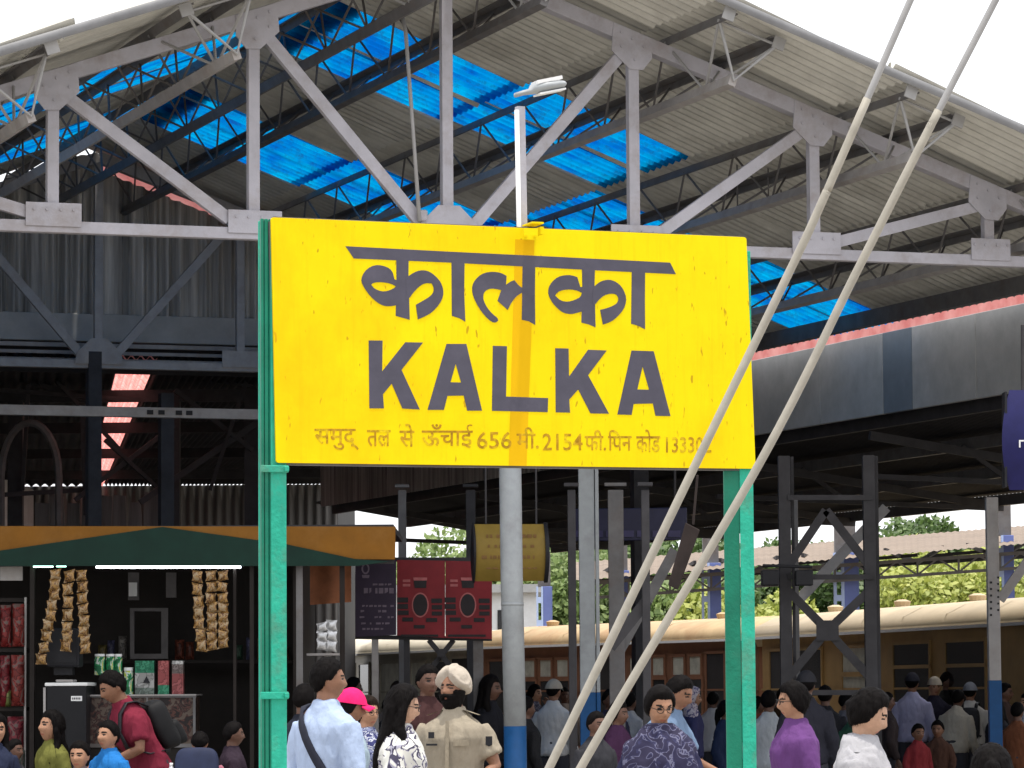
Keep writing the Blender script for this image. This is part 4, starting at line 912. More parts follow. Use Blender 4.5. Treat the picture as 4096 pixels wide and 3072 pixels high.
def coach(xl_, Yl, xr_, Yr, side_m, roof_m, label, wins, sill=None):
    A = at(xl_, 2765, Yl); B = at(xr_, 2765, Yr); A = V((A.x, A.y, 0)); B = V((B.x, B.y, 0))
    d = (B-A).normalized(); nf = V((d.y, -d.x, 0)); nf = nf if nf.y < 0 else -nf     # outward, to the viewer
    L = (B-A).length; W = 2.1
    P = lambda s, n_, z: A+d*s+nf*n_+UZ*z
    c_ = thing('railway_coach', A+d*L/2-nf*W/2, label, 'coach', 'narrow gauge coaches standing at the platform')
    c_.location.z = -.4
    q = MB(); q.hexa([P(0, 0, .1), P(L, 0, .1), P(L, -W, .1), P(0, -W, .1), P(0, 0, ZG), P(L, 0, ZG), P(L, -W, ZG), P(0, -W, ZG)]); q.build('body', side_m, c_, bevel=.02)
    pr = [(.12, ZG-.05), (.13, ZG+.03), (.07, ZG+.15), (-.2, ZG+.28), (-.6, ZG+.345), (-W/2, ZG+.37), (-W+.6, ZG+.345), (-W+.2, ZG+.28), (-W-.07, ZG+.15), (-W-.12, ZG-.05)]
    q = MB(); q.loft([[P(s, n_*(.9 if e else 1)-(.1 if e else 0), z-(.12 if e else 0)) for n_, z in pr] for s, e in ((-.25, 1), (-.05, 0), (L*.25, 0), (L*.5, 0), (L*.75, 0), (L+.05, 0), (L+.25, 1))]); rf = q.build('roof', roof_m, c_, smooth=True)
    for i in range(1, int(L/1.9)): q = MB(); q.loft([[P(i*1.9+e, n_*1.0, z+.008) for n_, z in pr[:9]] for e in (-.02, .02)], cap=False); q.build('roof_seam', roof_m, rf)
    for i in range(int(L/3.4)): q = MB(); q.tube([P(1.6+i*3.4, -W*.36, ZG+.33), P(1.6+i*3.4, -W*.36, ZG+.43), P(1.6+i*3.4, -W*.36, ZG+.46)], [.1, .13, .05], 12); q.build('roof_vent', roof_m, rf)
    q = MB(); q.bar(P(-.05, .14, ZG-.04), P(L+.05, .14, ZG-.04), .04, .035, UZ); q.build('gutter', M['white'], rf)
    q = MB(); q.bar(P(0, .012, 1.62-.02), P(L, .012, 1.62-.02), .03, .02, UZ); q.bar(P(0, .012, .8), P(L, .012, .8), .05, .02, UZ); q.build('waist_rail', side_m, c_)
    for (x0, x1, z0, z1, kind) in wins:
        s0, s1 = [ (lambda r: ((A.x*r.y-A.y*r.x)/(d.y*r.x-d.x*r.y)))(ray(x, 2600)) for x in (x0, x1)]
        q = MB(); o_ = [P(s0, .004, z0), P(s1, .004, z0), P(s1, .004, z1), P(s0, .004, z1)]
        q.prism(o_, nf, .012); wn_ = q.build('window', {'dark': M['glass'], 'pale': M['curt'], 'door': M['soot']}[kind], c_)
        q = MB(); g = .05
        ou = [P(s0-g, .003, z0-g), P(s1+g, .003, z0-g), P(s1+g, .003, z1+g), P(s0-g, .003, z1+g)]
        q.prism(ou, nf, .03, [o_]); q.build('frame', side_m, wn_)
    for s in (2.2, L-2.2):
        q = MB()
        for e in (-.7, .7):
            for n_ in (-.3, -W+.3): q.tube([P(s+e, n_, -.1), P(s+e, n_-.12, -.1)], .32, 16)
        q.box(P(s, -W/2, .0), (2.0, 1.2, .18), (d, nf, UZ)); q.build('bogie', M['dark'], c_)
    return c_
w1 = [(3578, 3722, 1.93, 2.22, 'dark'), (3788, 3945, 1.93, 2.22, 'dark'), (3578, 3722, 1.3, 1.88, 'dark'), (3788, 3945, 1.3, 1.88, 'dark'), (3375, 3480, 1.85, 2.2, 'pale'), (3375, 3480, 1.2, 1.78, 'pale'), (3180, 3290, 1.5, 2.2, 'dark'), (4120, 4260, 1.93, 2.22, 'dark'), (3085, 3140, .3, 2.2, 'door')]
coach(3050, 60.6, 4560, 44.6, M['c_ochre'], M['c_roof'], 'ochre coach with cream roof at the right, with large dark windows', w1)
w2 = [(x, x+44, 1.86, 2.16, 'pale') for x in (2523, 2615, 2695, 2762, 2098, 2164, 2232)] + [(x, x+48, 1.2, 1.78, 'dark') for x in (2523, 2615, 2695, 2762, 2098, 2164, 2232)] + [(2830, 2900, .3, 2.2, 'door'), (2390, 2450, .3, 2.2, 'door'), (1960, 2040, 1.2, 2.16, 'dark')]
coach(1925, 71.5, 3035, 61.5, M['c_red'], M['c_roof_o'], 'brownish coach with rust orange roof in the middle, with small square panes', w2)
w3 = [(1382, 1420, 1.3, 2.2, 'pale'), (1440, 1478, 1.3, 2.2, 'dark'), (1525, 1600, 1.3, 2.2, 'pale'), (1650, 1705, 1.3, 2.2, 'pale'), (1730, 1790, 1.3, 2.2, 'dark'), (1810, 1880, .3, 2.25, 'door')]
coach(1180, 89, 1912, 73.0, M['c_cream'], M['c_roof_c'], 'cream coach at the far left end of the train, beneath the red notice board', w3)

# ------------------------------------------------------------------ beyond the train: far canopy, pillars, white building, trees
YF = 78.0
fc_ = thing('far_canopy', at(3300, 2765, YF)-UZ*1.6, 'far platform canopy with sooty trusses on blue pillars beyond the train', 'canopy')
def Q(x, y, dY=0): return at(x, y, YF+dY)
M['far_sheet'] = mat('brownish_far_sheet', (.22, .17, .13), .7, .2, 1.5)
zz = lambda y: Q(3300, y).z
def fsheet(x0, y0, x1, y1, dy0, dy1, m_, nm):
    q = MB(); n = 300
    q.grid(lambda a, c_: Q(x0+(x1-x0)*a, y0+(y1-y0)*a, dy0)*(1-c_)+Q(x0+(x1-x0)*a, (y0+(y1-y0)*a)+72, dy1)*c_+UZ*.012*math.sin(a*n/4*2*math.pi), n, 1); return q.build(nm, m_, fc_, smooth=True, fixn=False)
fsheet(2300, 2250, 4400, 2078, 7, -4.5, M['far_sheet'], 'roof_sheeting')
q = MB()
for k, (x, y) in enumerate([(2350+165*i, 2392-11.5*i) for i in range(13)]):
    q.bar(Q(x, y-60, -3), Q(x+165, y-71, -3), .07, .08, UZ); q.bar(Q(x, y, -3), Q(x+165, y-11, -3), .06, .08, UZ)
    q.bar(Q(x, y, -3), Q(x+82, y-66, -3), .035, .04); q.bar(Q(x+82, y-66, -3), Q(x+165, y-11, -3), .035, .04); q.bar(Q(x, y, -3), Q(x, y-62, -3), .04, .04)
q.build('truss', M['steel'], fc_)
q = MB()
for k, (x, y) in enumerate([(2350+330*i, 2330-20*i) for i in range(7)]):
    q.bar(Q(x, y, 4), Q(x+330, y-22, 4), .12, .1, UZ); q.bar(Q(x, y, 4), Q(x+100, y-60, -2), .08, .06); q.bar(Q(x+200, y-70, -2), Q(x+330, y-20, 5), .08, .06); q.bar(Q(x+40, y-25, 1), Q(x+330, y-50, 1), .07, .07)
q.build('rear_truss', M['dark'], fc_)
def pillar(x0, x1, ytop, dY, par, edge='left', lb=None):
    a, c_ = Q(x0, 2765, dY), Q(x1, 2765, dY); zt_ = Q(0, ytop, dY).z; wd = c_.x-a.x; f = .42
    q = MB(); q.box((a.x+wd*(f+(1-f)/2), YF+dY, zt_/2), (wd*(1-f), .3, zt_)); o_ = q.build('pillar', M['pillar_b'], par, bevel=.01)
    q = MB(); fx = a.x+wd*f/2
    for e in (-1, 1): q.box((fx+e*wd*f*.36, YF+dY-.12, zt_/2), (wd*f*.28, .1, zt_))
    z = .2
    while z < zt_: q.box((fx, YF+dY-.118, z), (wd*f*.5, .1, .12)); z += .46
    q.build('battened_face', M['pillar_l'], o_)
    q = MB(); q.box(((a.x+c_.x)/2, YF+dY+.1, zt_+.35), (wd*.8, .3, .7)); q.build('capital', M['steel'], o_)
for x0, x1, yt in ((2810, 2888, 2272), (3338, 3440, 2235), (3990, 4062, 2170), (2148, 2212, 2362), (2468, 2520, 2300)): pillar(x0, x1, yt, -2.5, fc_)
wb = thing('white_building', at(1900, 2765, 92)-UZ*1.6, 'white sunlit building glimpsed behind the notice board', 'building')
q = MB(); a, c_ = at(1300, 2765, 92), at(2150, 2765, 92); zt_ = at(0, 2385, 92).z; q.box(((a.x+c_.x)/2, 94, zt_/2), (c_.x-a.x, 4, zt_)); q.build('wall', M['white'], wb)
q = MB(); q.box(((a.x+c_.x)/2, 94, zt_+.1), (c_.x-a.x+.5, 4.6, .2)); q.build('roof_slab', M['panel'], wb)
q = MB()
for x in (1330, 1480, 1700, 1990): q.prism([at(x, 2440, 91.97), at(x+22, 2440, 91.97), at(x+22, 2560, 91.97), at(x, 2560, 91.97)], (0, 1, 0), .02)
q.build('window', M['glass'], wb)

def leafmat(name, c1, c2):
    m = bpy.data.materials.new(name); m.use_nodes = True; n = m.node_tree.nodes; l = m.node_tree.links; b = n['Principled BSDF']
    g = n.new('ShaderNodeNewGeometry'); rp = n.new('ShaderNodeValToRGB'); rp.color_ramp.elements[0].color = (*c1, 1); rp.color_ramp.elements[1].color = (*c2, 1)
    l.new(g.outputs['Random Per Island'], rp.inputs['Fac']); l.new(rp.outputs['Color'], b.inputs['Base Color']); b.inputs['Roughness'].default_value = .55
    tr = n.new('ShaderNodeBsdfTranslucent'); l.new(rp.outputs['Color'], tr.inputs['Color']); ms = n.new('ShaderNodeMixShader'); ms.inputs[0].default_value = .35
    l.new(b.outputs[0], ms.inputs[1]); l.new(tr.outputs[0], ms.inputs[2]); l.new(ms.outputs[0], n['Material Output'].inputs['Surface']); return m
LF = [leafmat('dark_leaves', (.05, .10, .025), (.14, .22, .06)), leafmat('yellow_green_leaves', (.26, .32, .05), (.5, .52, .14)), leafmat('mid_leaves', (.14, .22, .06), (.30, .38, .14))]
BK = mat('tree_bark', (.09, .07, .05), .9, .25, 4)
def tree(x, Y, h_, cr, kind, lb, seed):
    r = random.Random(seed); p0 = at(x, 2765, Y); base = V((p0.x, Y, -.4)); t_ = thing('tree', base, lb, 'tree', 'trees beyond the train')
    q = MB(); top = base+UZ*h_*.6+V((r.uniform(-.4, .4), 0, 0)); q.tube([base, base+UZ*h_*.25, top], [.28, .2, .09], 8)
    limbs = []
    for i in range(9):
        s = base.lerp(top, r.uniform(.35, 1)); a_ = r.uniform(0, 6.28); e = s+V((math.cos(a_)*cr*.7, math.sin(a_)*cr*.7, r.uniform(.1, .4)*h_)); q.tube([s, s.lerp(e, .5)+UZ*.2, e], [.08, .05, .02], 5); limbs.append(e)
    q.build('trunk', BK, t_)
    vs, fs = [], []
    cl = [(e, r.uniform(.5, .9)*cr*.75) for e in limbs] + [(base+UZ*h_*r.uniform(.35, .9)+V((r.uniform(-1, 1)*cr, r.uniform(-1, 1)*cr, 0)), r.uniform(.3, .7)*cr) for _ in range(16)]
    for c_, R_ in cl:
        for k in range(int(900*min(1.6, R_))):
            u_ = V((r.gauss(0, 1), r.gauss(0, 1), r.gauss(0, .8))).normalized()*R_*r.uniform(.55, 1.05)**.6
            p = c_+u_; s = r.uniform(.045, .10)
            a = V((r.gauss(0, 1), r.gauss(0, 1), r.gauss(0, 1))).normalized(); bb = a.orthogonal().normalized()*s; a = a*s*1.5
            i = len(vs); vs += [p-a, p+bb, p+a, p-bb]; fs.append((i, i+1, i+2, i+3))
    q = MB(); q.v = vs; q.f = fs; q.build('crown', LF[kind], t_, fixn=False)
for i, (x, Y, h_, cr, kind, lb) in enumerate([(2250, 108, 6.2, 2.0, 2, 'mid green tree behind the blue pillar left of the square pole'), (2620, 112, 6.6, 2.3, 0, 'dark green tree seen between the two stay wires'), (2760, 104, 5.2, 1.5, 2, 'mid green bush left of the slotted blue pillar by the green post'), (2980, 103, 4.4, 1.7, 1, 'yellow green tree just right of the green post'),
      (3060, 116, 6.8, 2.3, 0, 'dark green tree behind the lattice column'), (3300, 118, 6.4, 2.2, 2, 'pale green tree behind the diagonal brace'), (3540, 114, 6.8, 2.0, 0, 'dark tree right of the lattice column'), (3690, 106, 5.4, 2.0, 1, 'bright yellow green tree left of the braced column'), (3860, 109, 5.8, 2.0, 1, 'lime green tree close to the braced column'), (4120, 115, 6.4, 2.2, 2, 'mid green tree at the right edge'), (1850, 110, 6, 2.2, 2, 'mid green tree behind the white building'), (2440, 118, 6.5, 2.2, 0, 'dark green tree behind the square pole')]):
    tree(x, Y, h_, cr, kind, lb, 100+i)

# ------------------------------------------------------------------ people
def smat(name, col, var=.1): return mat(name, col, .55, var, 7, spec=.3)
SKIN = {'tan': (.36, .19, .115), 'brown': (.235, .115, .068), 'dark': (.12, .06, .04), 'fair': (.47, .28, .19)}
def cloth(name, col, var=.12): return mat('cloth_'+name, col, .85, var, 5, bump=.9, bscale=11, spec=.1, stretch=(1.6, 1.6, .7))
HAIRM = mat('black_hair', (.006, .005, .005), .68, .35, 60, stretch=(3, 3, .4), spec=.05)
HAIRB = mat('dark_brown_hair', (.016, .010, .007), .66, .3, 60, stretch=(3, 3, .4), spec=.06)
EYE_M = mat('eye_dark', (.02, .014, .012), .25, .1, 5); BROW_M = mat('brow_hair', (.02, .015, .012), .8, .1, 5); SHOE = mat('shoe_leather', (.03, .025, .02), .5, .2, 5)
FRAME_M = mat('spectacle_frame', (.02, .018, .018), .3, .1, 5)
def g2(x, y, sx, sy): return math.exp(-(x/sx)**2-(y/sy)**2)
def headp(dx, dy, dz, off=0.0):
    """surface point of a head facing -Y for the unit direction (dx, dy, dz)"""
    a, b_, c_ = .074, .093, .118
    x, y, z = dx*a, dy*b_, dz*c_
    if z < 0:
        k = -z/c_; x *= 1-.34*k**1.6
        if y > 0: y *= 1-.55*k**.9
        else: y *= 1-.10*k**2
    else: x *= 1+.03*math.sin(math.pi*z/c_)
    if y < 0:
        x2 = x; fr = min(1, max(0, -dy*1.6))
        n_ = .022*g2(x, z+.028, .0145, .017) + .011*g2(x, z+.004, .010, .024)
        n_ += .006*g2(abs(x)-.022, z-.027, .022, .008) - .011*g2(abs(x)-.031, z-.008, .016, .011)
        n_ += .006*g2(abs(x)-.038, z+.03, .022, .02) + .009*g2(x, z+.066, .019, .009) + .009*g2(x, z+.100, .020, .014) - .004*g2(x, z+.052, .03, .006)
        y -= n_*fr
    p = V((x, y, z))
    if off: p = p + V((dx/a, dy/b_, dz/c_)).normalized()*off
    return p
def sph(i, j, n, m):
    th = math.pi*j/m; ph = 2*math.pi*i/n
    return math.sin(th)*math.cos(ph), math.sin(th)*math.sin(ph), math.cos(th)
def head_mb(mb, X, off=0.0, n=44, m=36):
    mb.grid(lambda a, b_: X(headp(*sph(a*n, max(.02, min(m-.02, b_*m)), n, m), off)), n, m, True)
    k = len(mb.v); w_ = n
    s0 = k-w_*(m+1); mb.f.append(tuple(s0+i for i in range(w_))); mb.f.append(tuple(reversed([s0+w_*m+i for i in range(w_)])))
    if not off:
        for sd in (-1, 1):
            e = []
            for j in range(7):
                f = j/6; rr_ = math.sin(math.pi*min(.97, max(.06, f)))
                e.append([X(V((sd*(.072+.011*f+.004*math.sin(a_)), .012+.017*rr_*math.cos(a_)+.006*f, -.012+.031*rr_*math.sin(a_)))) for a_ in [i*math.pi/5 for i in range(10)]])
            mb.loft(e)
def ell(c_, rx, ry, ax=V((1, 0, 0)), ay=V((0, 1, 0)), n=18, pw=1.0):
    o = []
    for i in range(n):
        a_ = 2*math.pi*i/n; ca, sa = math.cos(a_), math.sin(a_)
        ca = math.copysign(abs(ca)**pw, ca); sa = math.copysign(abs(sa)**pw, sa)
        o.append(V(c_)+V(ax)*rx*ca+V(ay)*ry*sa)
    return o
def finish(mb, name, mats, parent, voxel, nz=0.0, nscale=9, st=(1, 1, 1), smooth_it=2, pick=None):
    me = bpy.data.meshes.new(name); me.from_pydata(mb.v, [], mb.f); me.update()
    bm = bmesh.new(); bm.from_mesh(me); bmesh.ops.recalc_face_normals(bm, faces=bm.faces); bm.to_mesh(me); bm.free()
    o = bpy.data.objects.new(name, me); COL.objects.link(o)
    r = o.modifiers.new('r', 'REMESH'); r.mode = 'VOXEL'; r.voxel_size = voxel; r.use_smooth_shade = True
    if smooth_it: s_ = o.modifiers.new('s', 'SMOOTH'); s_.iterations = smooth_it; s_.factor = .5
    dg = bpy.context.evaluated_depsgraph_get(); m2 = bpy.data.meshes.new_from_object(o.evaluated_get(dg)); o.modifiers.clear(); o.data = m2; bpy.data.meshes.remove(me); m2.name = name
    if nz:
        nr = [v_.normal.copy() for v_ in m2.vertices]
        for v_, n_ in zip(m2.vertices, nr):
            q_ = V((v_.co.x*st[0], v_.co.y*st[1], v_.co.z*st[2]))*nscale
            f = noise.noise(q_)*.65+noise.noise(q_*2.3+V((5, 2, 9)))*.35
            v_.co += n_*nz*(1-abs(f)*2.2)
    for k in (mats if isinstance(mats, (list, tuple)) else [mats]): m2.materials.append(k)
    for p in m2.polygons:
        p.use_smooth = True
        if pick: p.material_index = pick(p.center)
    m2.update(); o.parent = parent
    return o
PEOPLE = {}
def person(label, px, ytop, Y, yaw=0, top=None, sleeve='long', skin='tan', hair='short', hs=1.0, hyaw=0, pitch=0, lean=0, female=False, arms=None, group=None, hat=None,
           glasses=False, beard=False, voxel=.009, trousers=(.05, .05, .06), build=1.0, hairm=None, tmat=None, fit=1.0, long_top=False, extra=0.0, roll=0):
    H = 1.7; HX = 1.0
    hip = V((0, 0, .90))
    def bend(p, k=1.0):
        p = V(p); w_ = min(1, max(0, (p.z-.86)/.3)); a_ = -rad(lean)*w_*k
        q_ = p-hip; c_, s_ = math.cos(a_), math.sin(a_)
        return hip+V((q_.x, q_.y*c_-q_.z*s_*-1*-1, q_.y*s_*1+q_.z*c_)) if False else hip+V((q_.x, q_.y*c_+q_.z*s_, -q_.y*s_+q_.z*c_))
    # head frame
    hc = bend(V((0, -.012, 1.583)))
    RM = Matrix.Rotation(rad(hyaw), 3, 'Z') @ Matrix.Rotation(rad(pitch+lean*.55), 3, 'X') @ Matrix.Rotation(rad(roll), 3, 'Y')
    Xh = lambda p: hc + RM @ (V((p[0]*hs, p[1]*hs, p[2]*hs)))
    topz = max(Xh(headp(*sph(i, j, 12, 12))).z for i in range(12) for j in range(12)) + extra
    P0 = at(px, ytop, Y); sc = P0.z/topz
    RY = Matrix.Rotation(rad(yaw), 3, 'Z')
    off = RY @ V((hc.x, hc.y, 0))*sc
    root = thing('person', V((P0.x-off.x, P0.y-off.y, 0)), label, 'person', group); root.rotation_euler = (0, 0, rad(yaw)); root.scale = (sc, sc, sc)
    sh = .165 if female else .19; wb = build
    secs = [(.86, .155, .115, .01), (.93, .17, .12, .012), (1.0, .155, .11, .005), (1.08, .135 if female else .148, .10, 0), (1.18, .145 if female else .16, .112, -.004), (1.27, .15 if female else .172, .118, -.006), (1.325, .155 if female else .172, .104, 0), (1.365, .132 if female else .148, .09, .004), (1.40, .098, .076, .007), (1.425, .072, .064, .008), (1.445, .06, .058, .006)]
    def torso(mb, g, z0=0, z1=9, flare=0):
        rs = []
        for z, rx, ry, oy in secs:
            if z < z0 or z > z1: continue
            k = wb if z < 1.36 else 1
            fl = flare*max(0, (1.15-z))
            rs.append([bend(p) for p in ell((0, oy, z), rx*k+g+fl, ry*k+g+fl, pw=.88)])
        mb.loft(rs)
    A = arms or {}
    dflt = {1: ((sh+.05, .03, 1.08), (sh+.045, -.07, .85)), -1: ((-sh-.05, .03, 1.08), (-sh-.045, -.07, .85))}
    jo = {}
    for sd in (1, -1):
        e, w_ = A.get(sd, dflt[sd]); s_ = bend(V((sd*(sh-.018), .008, 1.322)))
        if sd in A: e, w_ = bend(V(e)) if lean else V(e), bend(V(w_)) if lean else V(w_)
        else: e, w_ = V(e), V(w_)
        if sd not in A and lean: e = V((e.x, s_.y+.02, s_.z-.28)); w_ = V((w_.x, s_.y-.10, s_.z-.49))
        jo[sd] = (s_, e, w_)
    mb = MB()
    head_mb(mb, Xh)
    mb.tube([bend(V((0, .012, 1.38))), bend(V((0, .004, 1.47))), Xh(V((0, .014, -.05)))], [.066, .052 if female else .058, .05], 14)
    torso(mb, 0)
    for sd in (1, -1):
        s_, e, w_ = jo[sd]
        mb.tube([s_+(e-s_)*-.04, s_.lerp(e, .25), s_.lerp(e, .7), e, e.lerp(w_, .3), e.lerp(w_, .8), w_], [.05*wb, .05*wb, .042*wb, .038, .038, .029, .026], 12)
        # hand: palm, four unequal fingers, thumb
        d = (w_-e).normalized(); fwd = V((0, -1, 0)); sdv = d.cross(fwd).normalized() if abs(d.dot(fwd)) < .95 else V((1, 0, 0)); nn = sdv.cross(d).normalized()
        mb.loft([ell(w_+d*t_, a_, b_, nn, sdv, 10) for t_, a_, b_ in ((-.01, .024, .022), (.02, .03, .018), (.06, .041, .016), (.092, .040, .013))])
        for i, (o_, ln_) in enumerate(((-.030, .062), (-.010, .074), (.010, .070), (.029, .054))):
            b0 = w_+d*.086+nn*o_; mb.tube([b0, b0+d*ln_*.45-sdv*.004*sd, b0+d*ln_*.8-sdv*.016*sd, b0+d*ln_*.97-sdv*.03*sd], [.0092, .009, .0084, .0075], 7)
        b0 = w_+d*.03+nn*-.03; mb.tube([b0, b0+d*.03-nn*.028, b0+d*.06-nn*.036-sdv*.01*sd], [.011, .0105, .0085], 7)
    for sd in (1, -1):
        hx = sd*.092
        mb.tube([(hx*.8, .01, .93), (hx, .0, .78), (hx*1.02, -.008, .5), (hx, .0, .42), (hx*.98, .02, .28), (hx*.97, .02, .09)], [.088, .083, .057, .053, .052, .038], 12)
        mb.loft([ell((hx*.97, .03-.20*t_, h_), w__, h_, V((1, 0, 0)), V((0, 0, 1)), 10) for t_, w__, h_ in ((0, .025, .03), (.25, .036, .05), (.5, .04, .04), (.8, .042, .026), (1, .03, .018))])
    inv = RM.inverted()
    hidx = {'short': 2, 'none': 2}
    def pick(c_):
        q_ = inv @ (c_-hc)/hs
        if abs(q_.z) < .13 and q_.y < -.03:
            x = abs(q_.x)
            if ((x-.031)/.0145)**2+((q_.z-.006)/.0062)**2 < 1: return 1
            if .012 < x < .052 and abs(q_.z-(.026-.05*max(0, x-.035))) < .0055: return 2
            if (q_.x/.024)**2+((q_.z+.066)/.0075)**2 < 1: return 3
        return 0
    sk = mat('skin_'+skin, SKIN[skin], .5, .2, 9, spec=.3, bump=.15, bscale=70, dirt=tuple(k*.62 for k in SKIN[skin]), dirt_amt=.22, dscale=16); lip = smat('lips_'+skin, (SKIN[skin][0]*.8, SKIN[skin][1]*.55, SKIN[skin][2]*.6))
    body = finish(mb, 'body', [sk, EYE_M, BROW_M, lip], root, voxel, 0, smooth_it=1, pick=pick)
    # clothes
    tm = tmat or cloth(label[:28], top)
    mb = MB(); g = .017*fit
    torso(mb, g, .85, 1.43, .03 if not long_top else .12)
    for sd in (1, -1):
        s_, e, w_ = jo[sd]
        if sleeve == 'none': continue
        if sleeve == 'short': pts = [s_+(e-s_)*-.06, s_.lerp(e, .2), s_.lerp(e, .72)]; rs = [.058*wb, .066*wb, .066*wb]
        else: pts = [s_+(e-s_)*-.06, s_.lerp(e, .25), s_.lerp(e, .75), e, e.lerp(w_, .35), e.lerp(w_, .97)]; rs = [.058*wb, .063*wb, .06, .057, .053, .042]
        mb.tube(pts, rs, 14)
    if hat != 'scarf': mb.loft([[bend(p) for p in ell((0, .008, z), rx, ry)] for z, rx, ry in ((1.40, .105, .085), (1.425, .084, .078), (1.452, .071, .072), (1.472, .066, .068))])
    finish(mb, 'shirt', tm, root, max(.010, voxel*1.3), .012*fit, 8, (1.5, 1.5, .6), smooth_it=2)
    mb = MB()
    for sd in (1, -1):
        hx = sd*.092; mb.tube([(hx*.8, .01, .95), (hx, .0, .8), (hx*1.02, -.004, .5), (hx, .006, .3), (hx*.98, .015, .07)], [.105*wb, .1, .078, .068, .062], 14)
    mb.loft([ell((0, .01, z), rx*wb, ry*wb) for z, rx, ry in ((.88, .17, .125), (.95, .182, .135), (1.02, .168, .122))])
    finish(mb, 'trousers', cloth('tr_%.2f_%.2f_%.2f' % trousers, trousers), root, .016, .008, 6, (1, 1, .6))
    # hair
    hm = hairm or HAIRM
    def hl(y, x):
        if y < -.06: return .066
        if y < -.015: return .066+(y+.06)/.045*(-.056)
        if y < .03: return .01+(y+.015)/.045*(-.03)
        return max(-.075, -.02+(y-.03)/.03*(-.05))
    def hairshell(off, low=0.0, nzv=.004):
        q = MB(); n, m = 48, 36
        def fn(a, b_):
            d = sph(a*n, max(.02, b_*m), n, m); p = headp(*d)
            up_ = p.z-(hl(p.y, p.x)-low*min(1, max(0, (p.y+.045)/.03)))
            o_ = off*min(1, max(-.3, up_/.028))
            o_ += (.001 if hat else nzv)*noise.noise(V((d[0]*5+px, d[1]*5, d[2]*3)))*min(1, max(0, up_/.03))+.0015*math.sin(d[0]*70+d[2]*9)
            if up_ < 0: o_ = -.006-.016*min(1, -up_/.012)
            return Xh(headp(*d, o_))
        q.grid(fn, n, m, True); q.f.append(tuple(range(n))); return q
    if hair != 'none':
        q = hairshell(.008 if hat and hat[0] == 'cap' else .014 if hair == 'short' else .02, .0 if hair == 'short' else (.045 if female else .02))
        if hair in ('long', 'tied', 'bun'):
            if hair == 'long':
                rs = [ell(Xh(V((0, .035, .06))), .066, .05), ell(Xh(V((0, .05, -.01))), .088, .06)]
                for z, rx, ry, oy in ((1.47, .102, .062, .052), (1.40, .112, .058, .078), (1.30, .108, .048, .115), (1.18, .088, .04, .128), (1.08, .05, .028, .13)): rs.append([bend(p) for p in ell((0, oy, z), rx, ry)])
                q.loft(rs)
                for sd in (1, -1):
                    q.tube([Xh(V((sd*.066, -.012, .045))), Xh(V((sd*.083, .0, -.03))), bend(V((sd*.092, .0, 1.46))), bend(V((sd*.105, -.03, 1.36))), bend(V((sd*.10, -.10, 1.24)))], [.022, .028, .034, .034, .02], 9)
            elif hair == 'bun':
                q.loft([ell(Xh(V((0, .07+.012*math.sin(math.pi*f), .03+.07*(f-.5)))), .05*math.sin(math.pi*max(.05, min(.95, f))), .045*math.sin(math.pi*max(.05, min(.95, f))), n=14) for f in [i/8 for i in range(9)]])
            else:
                q.tube([Xh(V((0, .07, .03))), Xh(V((0, .115, .0))), Xh(V((0, .125, -.08))), Xh(V((0, .11, -.2))), Xh(V((0, .10, -.30)))], [.03, .034, .036, .03, .012], 10)
        ho = finish(q, 'hair', hm, root, max(.0065, voxel*.85), .005, 34, (1.6, 1.6, .3), smooth_it=1)
        if voxel < .01 and not hat:
            rn_ = random.Random(px); me = ho.data; vs_ = [v_ for v_ in me.vertices]; bm = bmesh.new(); bm.from_mesh(me); cnt = 0
            ctr = hc+V((0, .01, 0))
            while cnt < (620 if hair == 'long' else 420):
                v_ = rn_.choice(vs_); n_ = v_.normal.normalized(); q_ = inv @ (v_.co-hc)
                if (v_.co-ctr).dot(n_) < .02 and hair != 'long': continue
                if q_.z < hl(q_.y, q_.x)-.01 and q_.y < .03 and hair != 'long': continue
                if q_.y < -.05 and q_.z < .06: continue
                cnt += 1
                dr = V((rn_.gauss(0, .35)+q_.x*3, rn_.gauss(0, .35)+.4, -1.1)); dr = (dr-n_*dr.dot(n_)).normalized(); sd_ = dr.cross(n_).normalized()
                ln_ = rn_.uniform(.02, .045) if hair == 'short' else rn_.uniform(.05, .14) if hair == 'long' else rn_.uniform(.03, .07); wd_ = rn_.uniform(.0014, .003); lift = rn_.uniform(.002, .008); row = []
                for s_ in range(4):
                    f = s_/3; p_ = v_.co-n_*.002+dr*ln_*f+n_*(lift*f*(1.5-f)); p_ = p_+(ctr-p_).normalized()*(ln_*f)**2*3.0 if hair != 'long' else p_
                    w2 = wd_*(1-f*.85); row.append((bm.verts.new(p_+sd_*w2), bm.verts.new(p_-sd_*w2)))
                for s_ in range(3): bm.faces.new((row[s_][0], row[s_][1], row[s_+1][1], row[s_+1][0]))
            bm.to_mesh(me); bm.free()
            for p_ in me.polygons: p_.use_smooth = True
    if beard:
        q = MB(); n, m = 48, 36
        def fb(a, b_):
            d = sph(a*n, max(.02, b_*m), n, m); p = headp(*d); ok = p.z < -.028-.25*max(0, -p.y-.055)+.02*(abs(p.x) > .05) and p.y < .03
            lipz = (p.x/.026)**2+((p.z+.066)/.008)**2 < 1
            o_ = (.016+.012*min(1, max(0, (-p.z-.05)/.06))) if ok and not lipz else -.016
            return Xh(headp(*d, o_+.003*noise.noise(V(d)*14) if ok else o_))
        q.grid(fb, n, m, True); q.f.append(tuple(reversed([len(q.v)-n+i for i in range(n)])))
        finish(q, 'beard', hm, root, .0065, .003, 40, smooth_it=1)
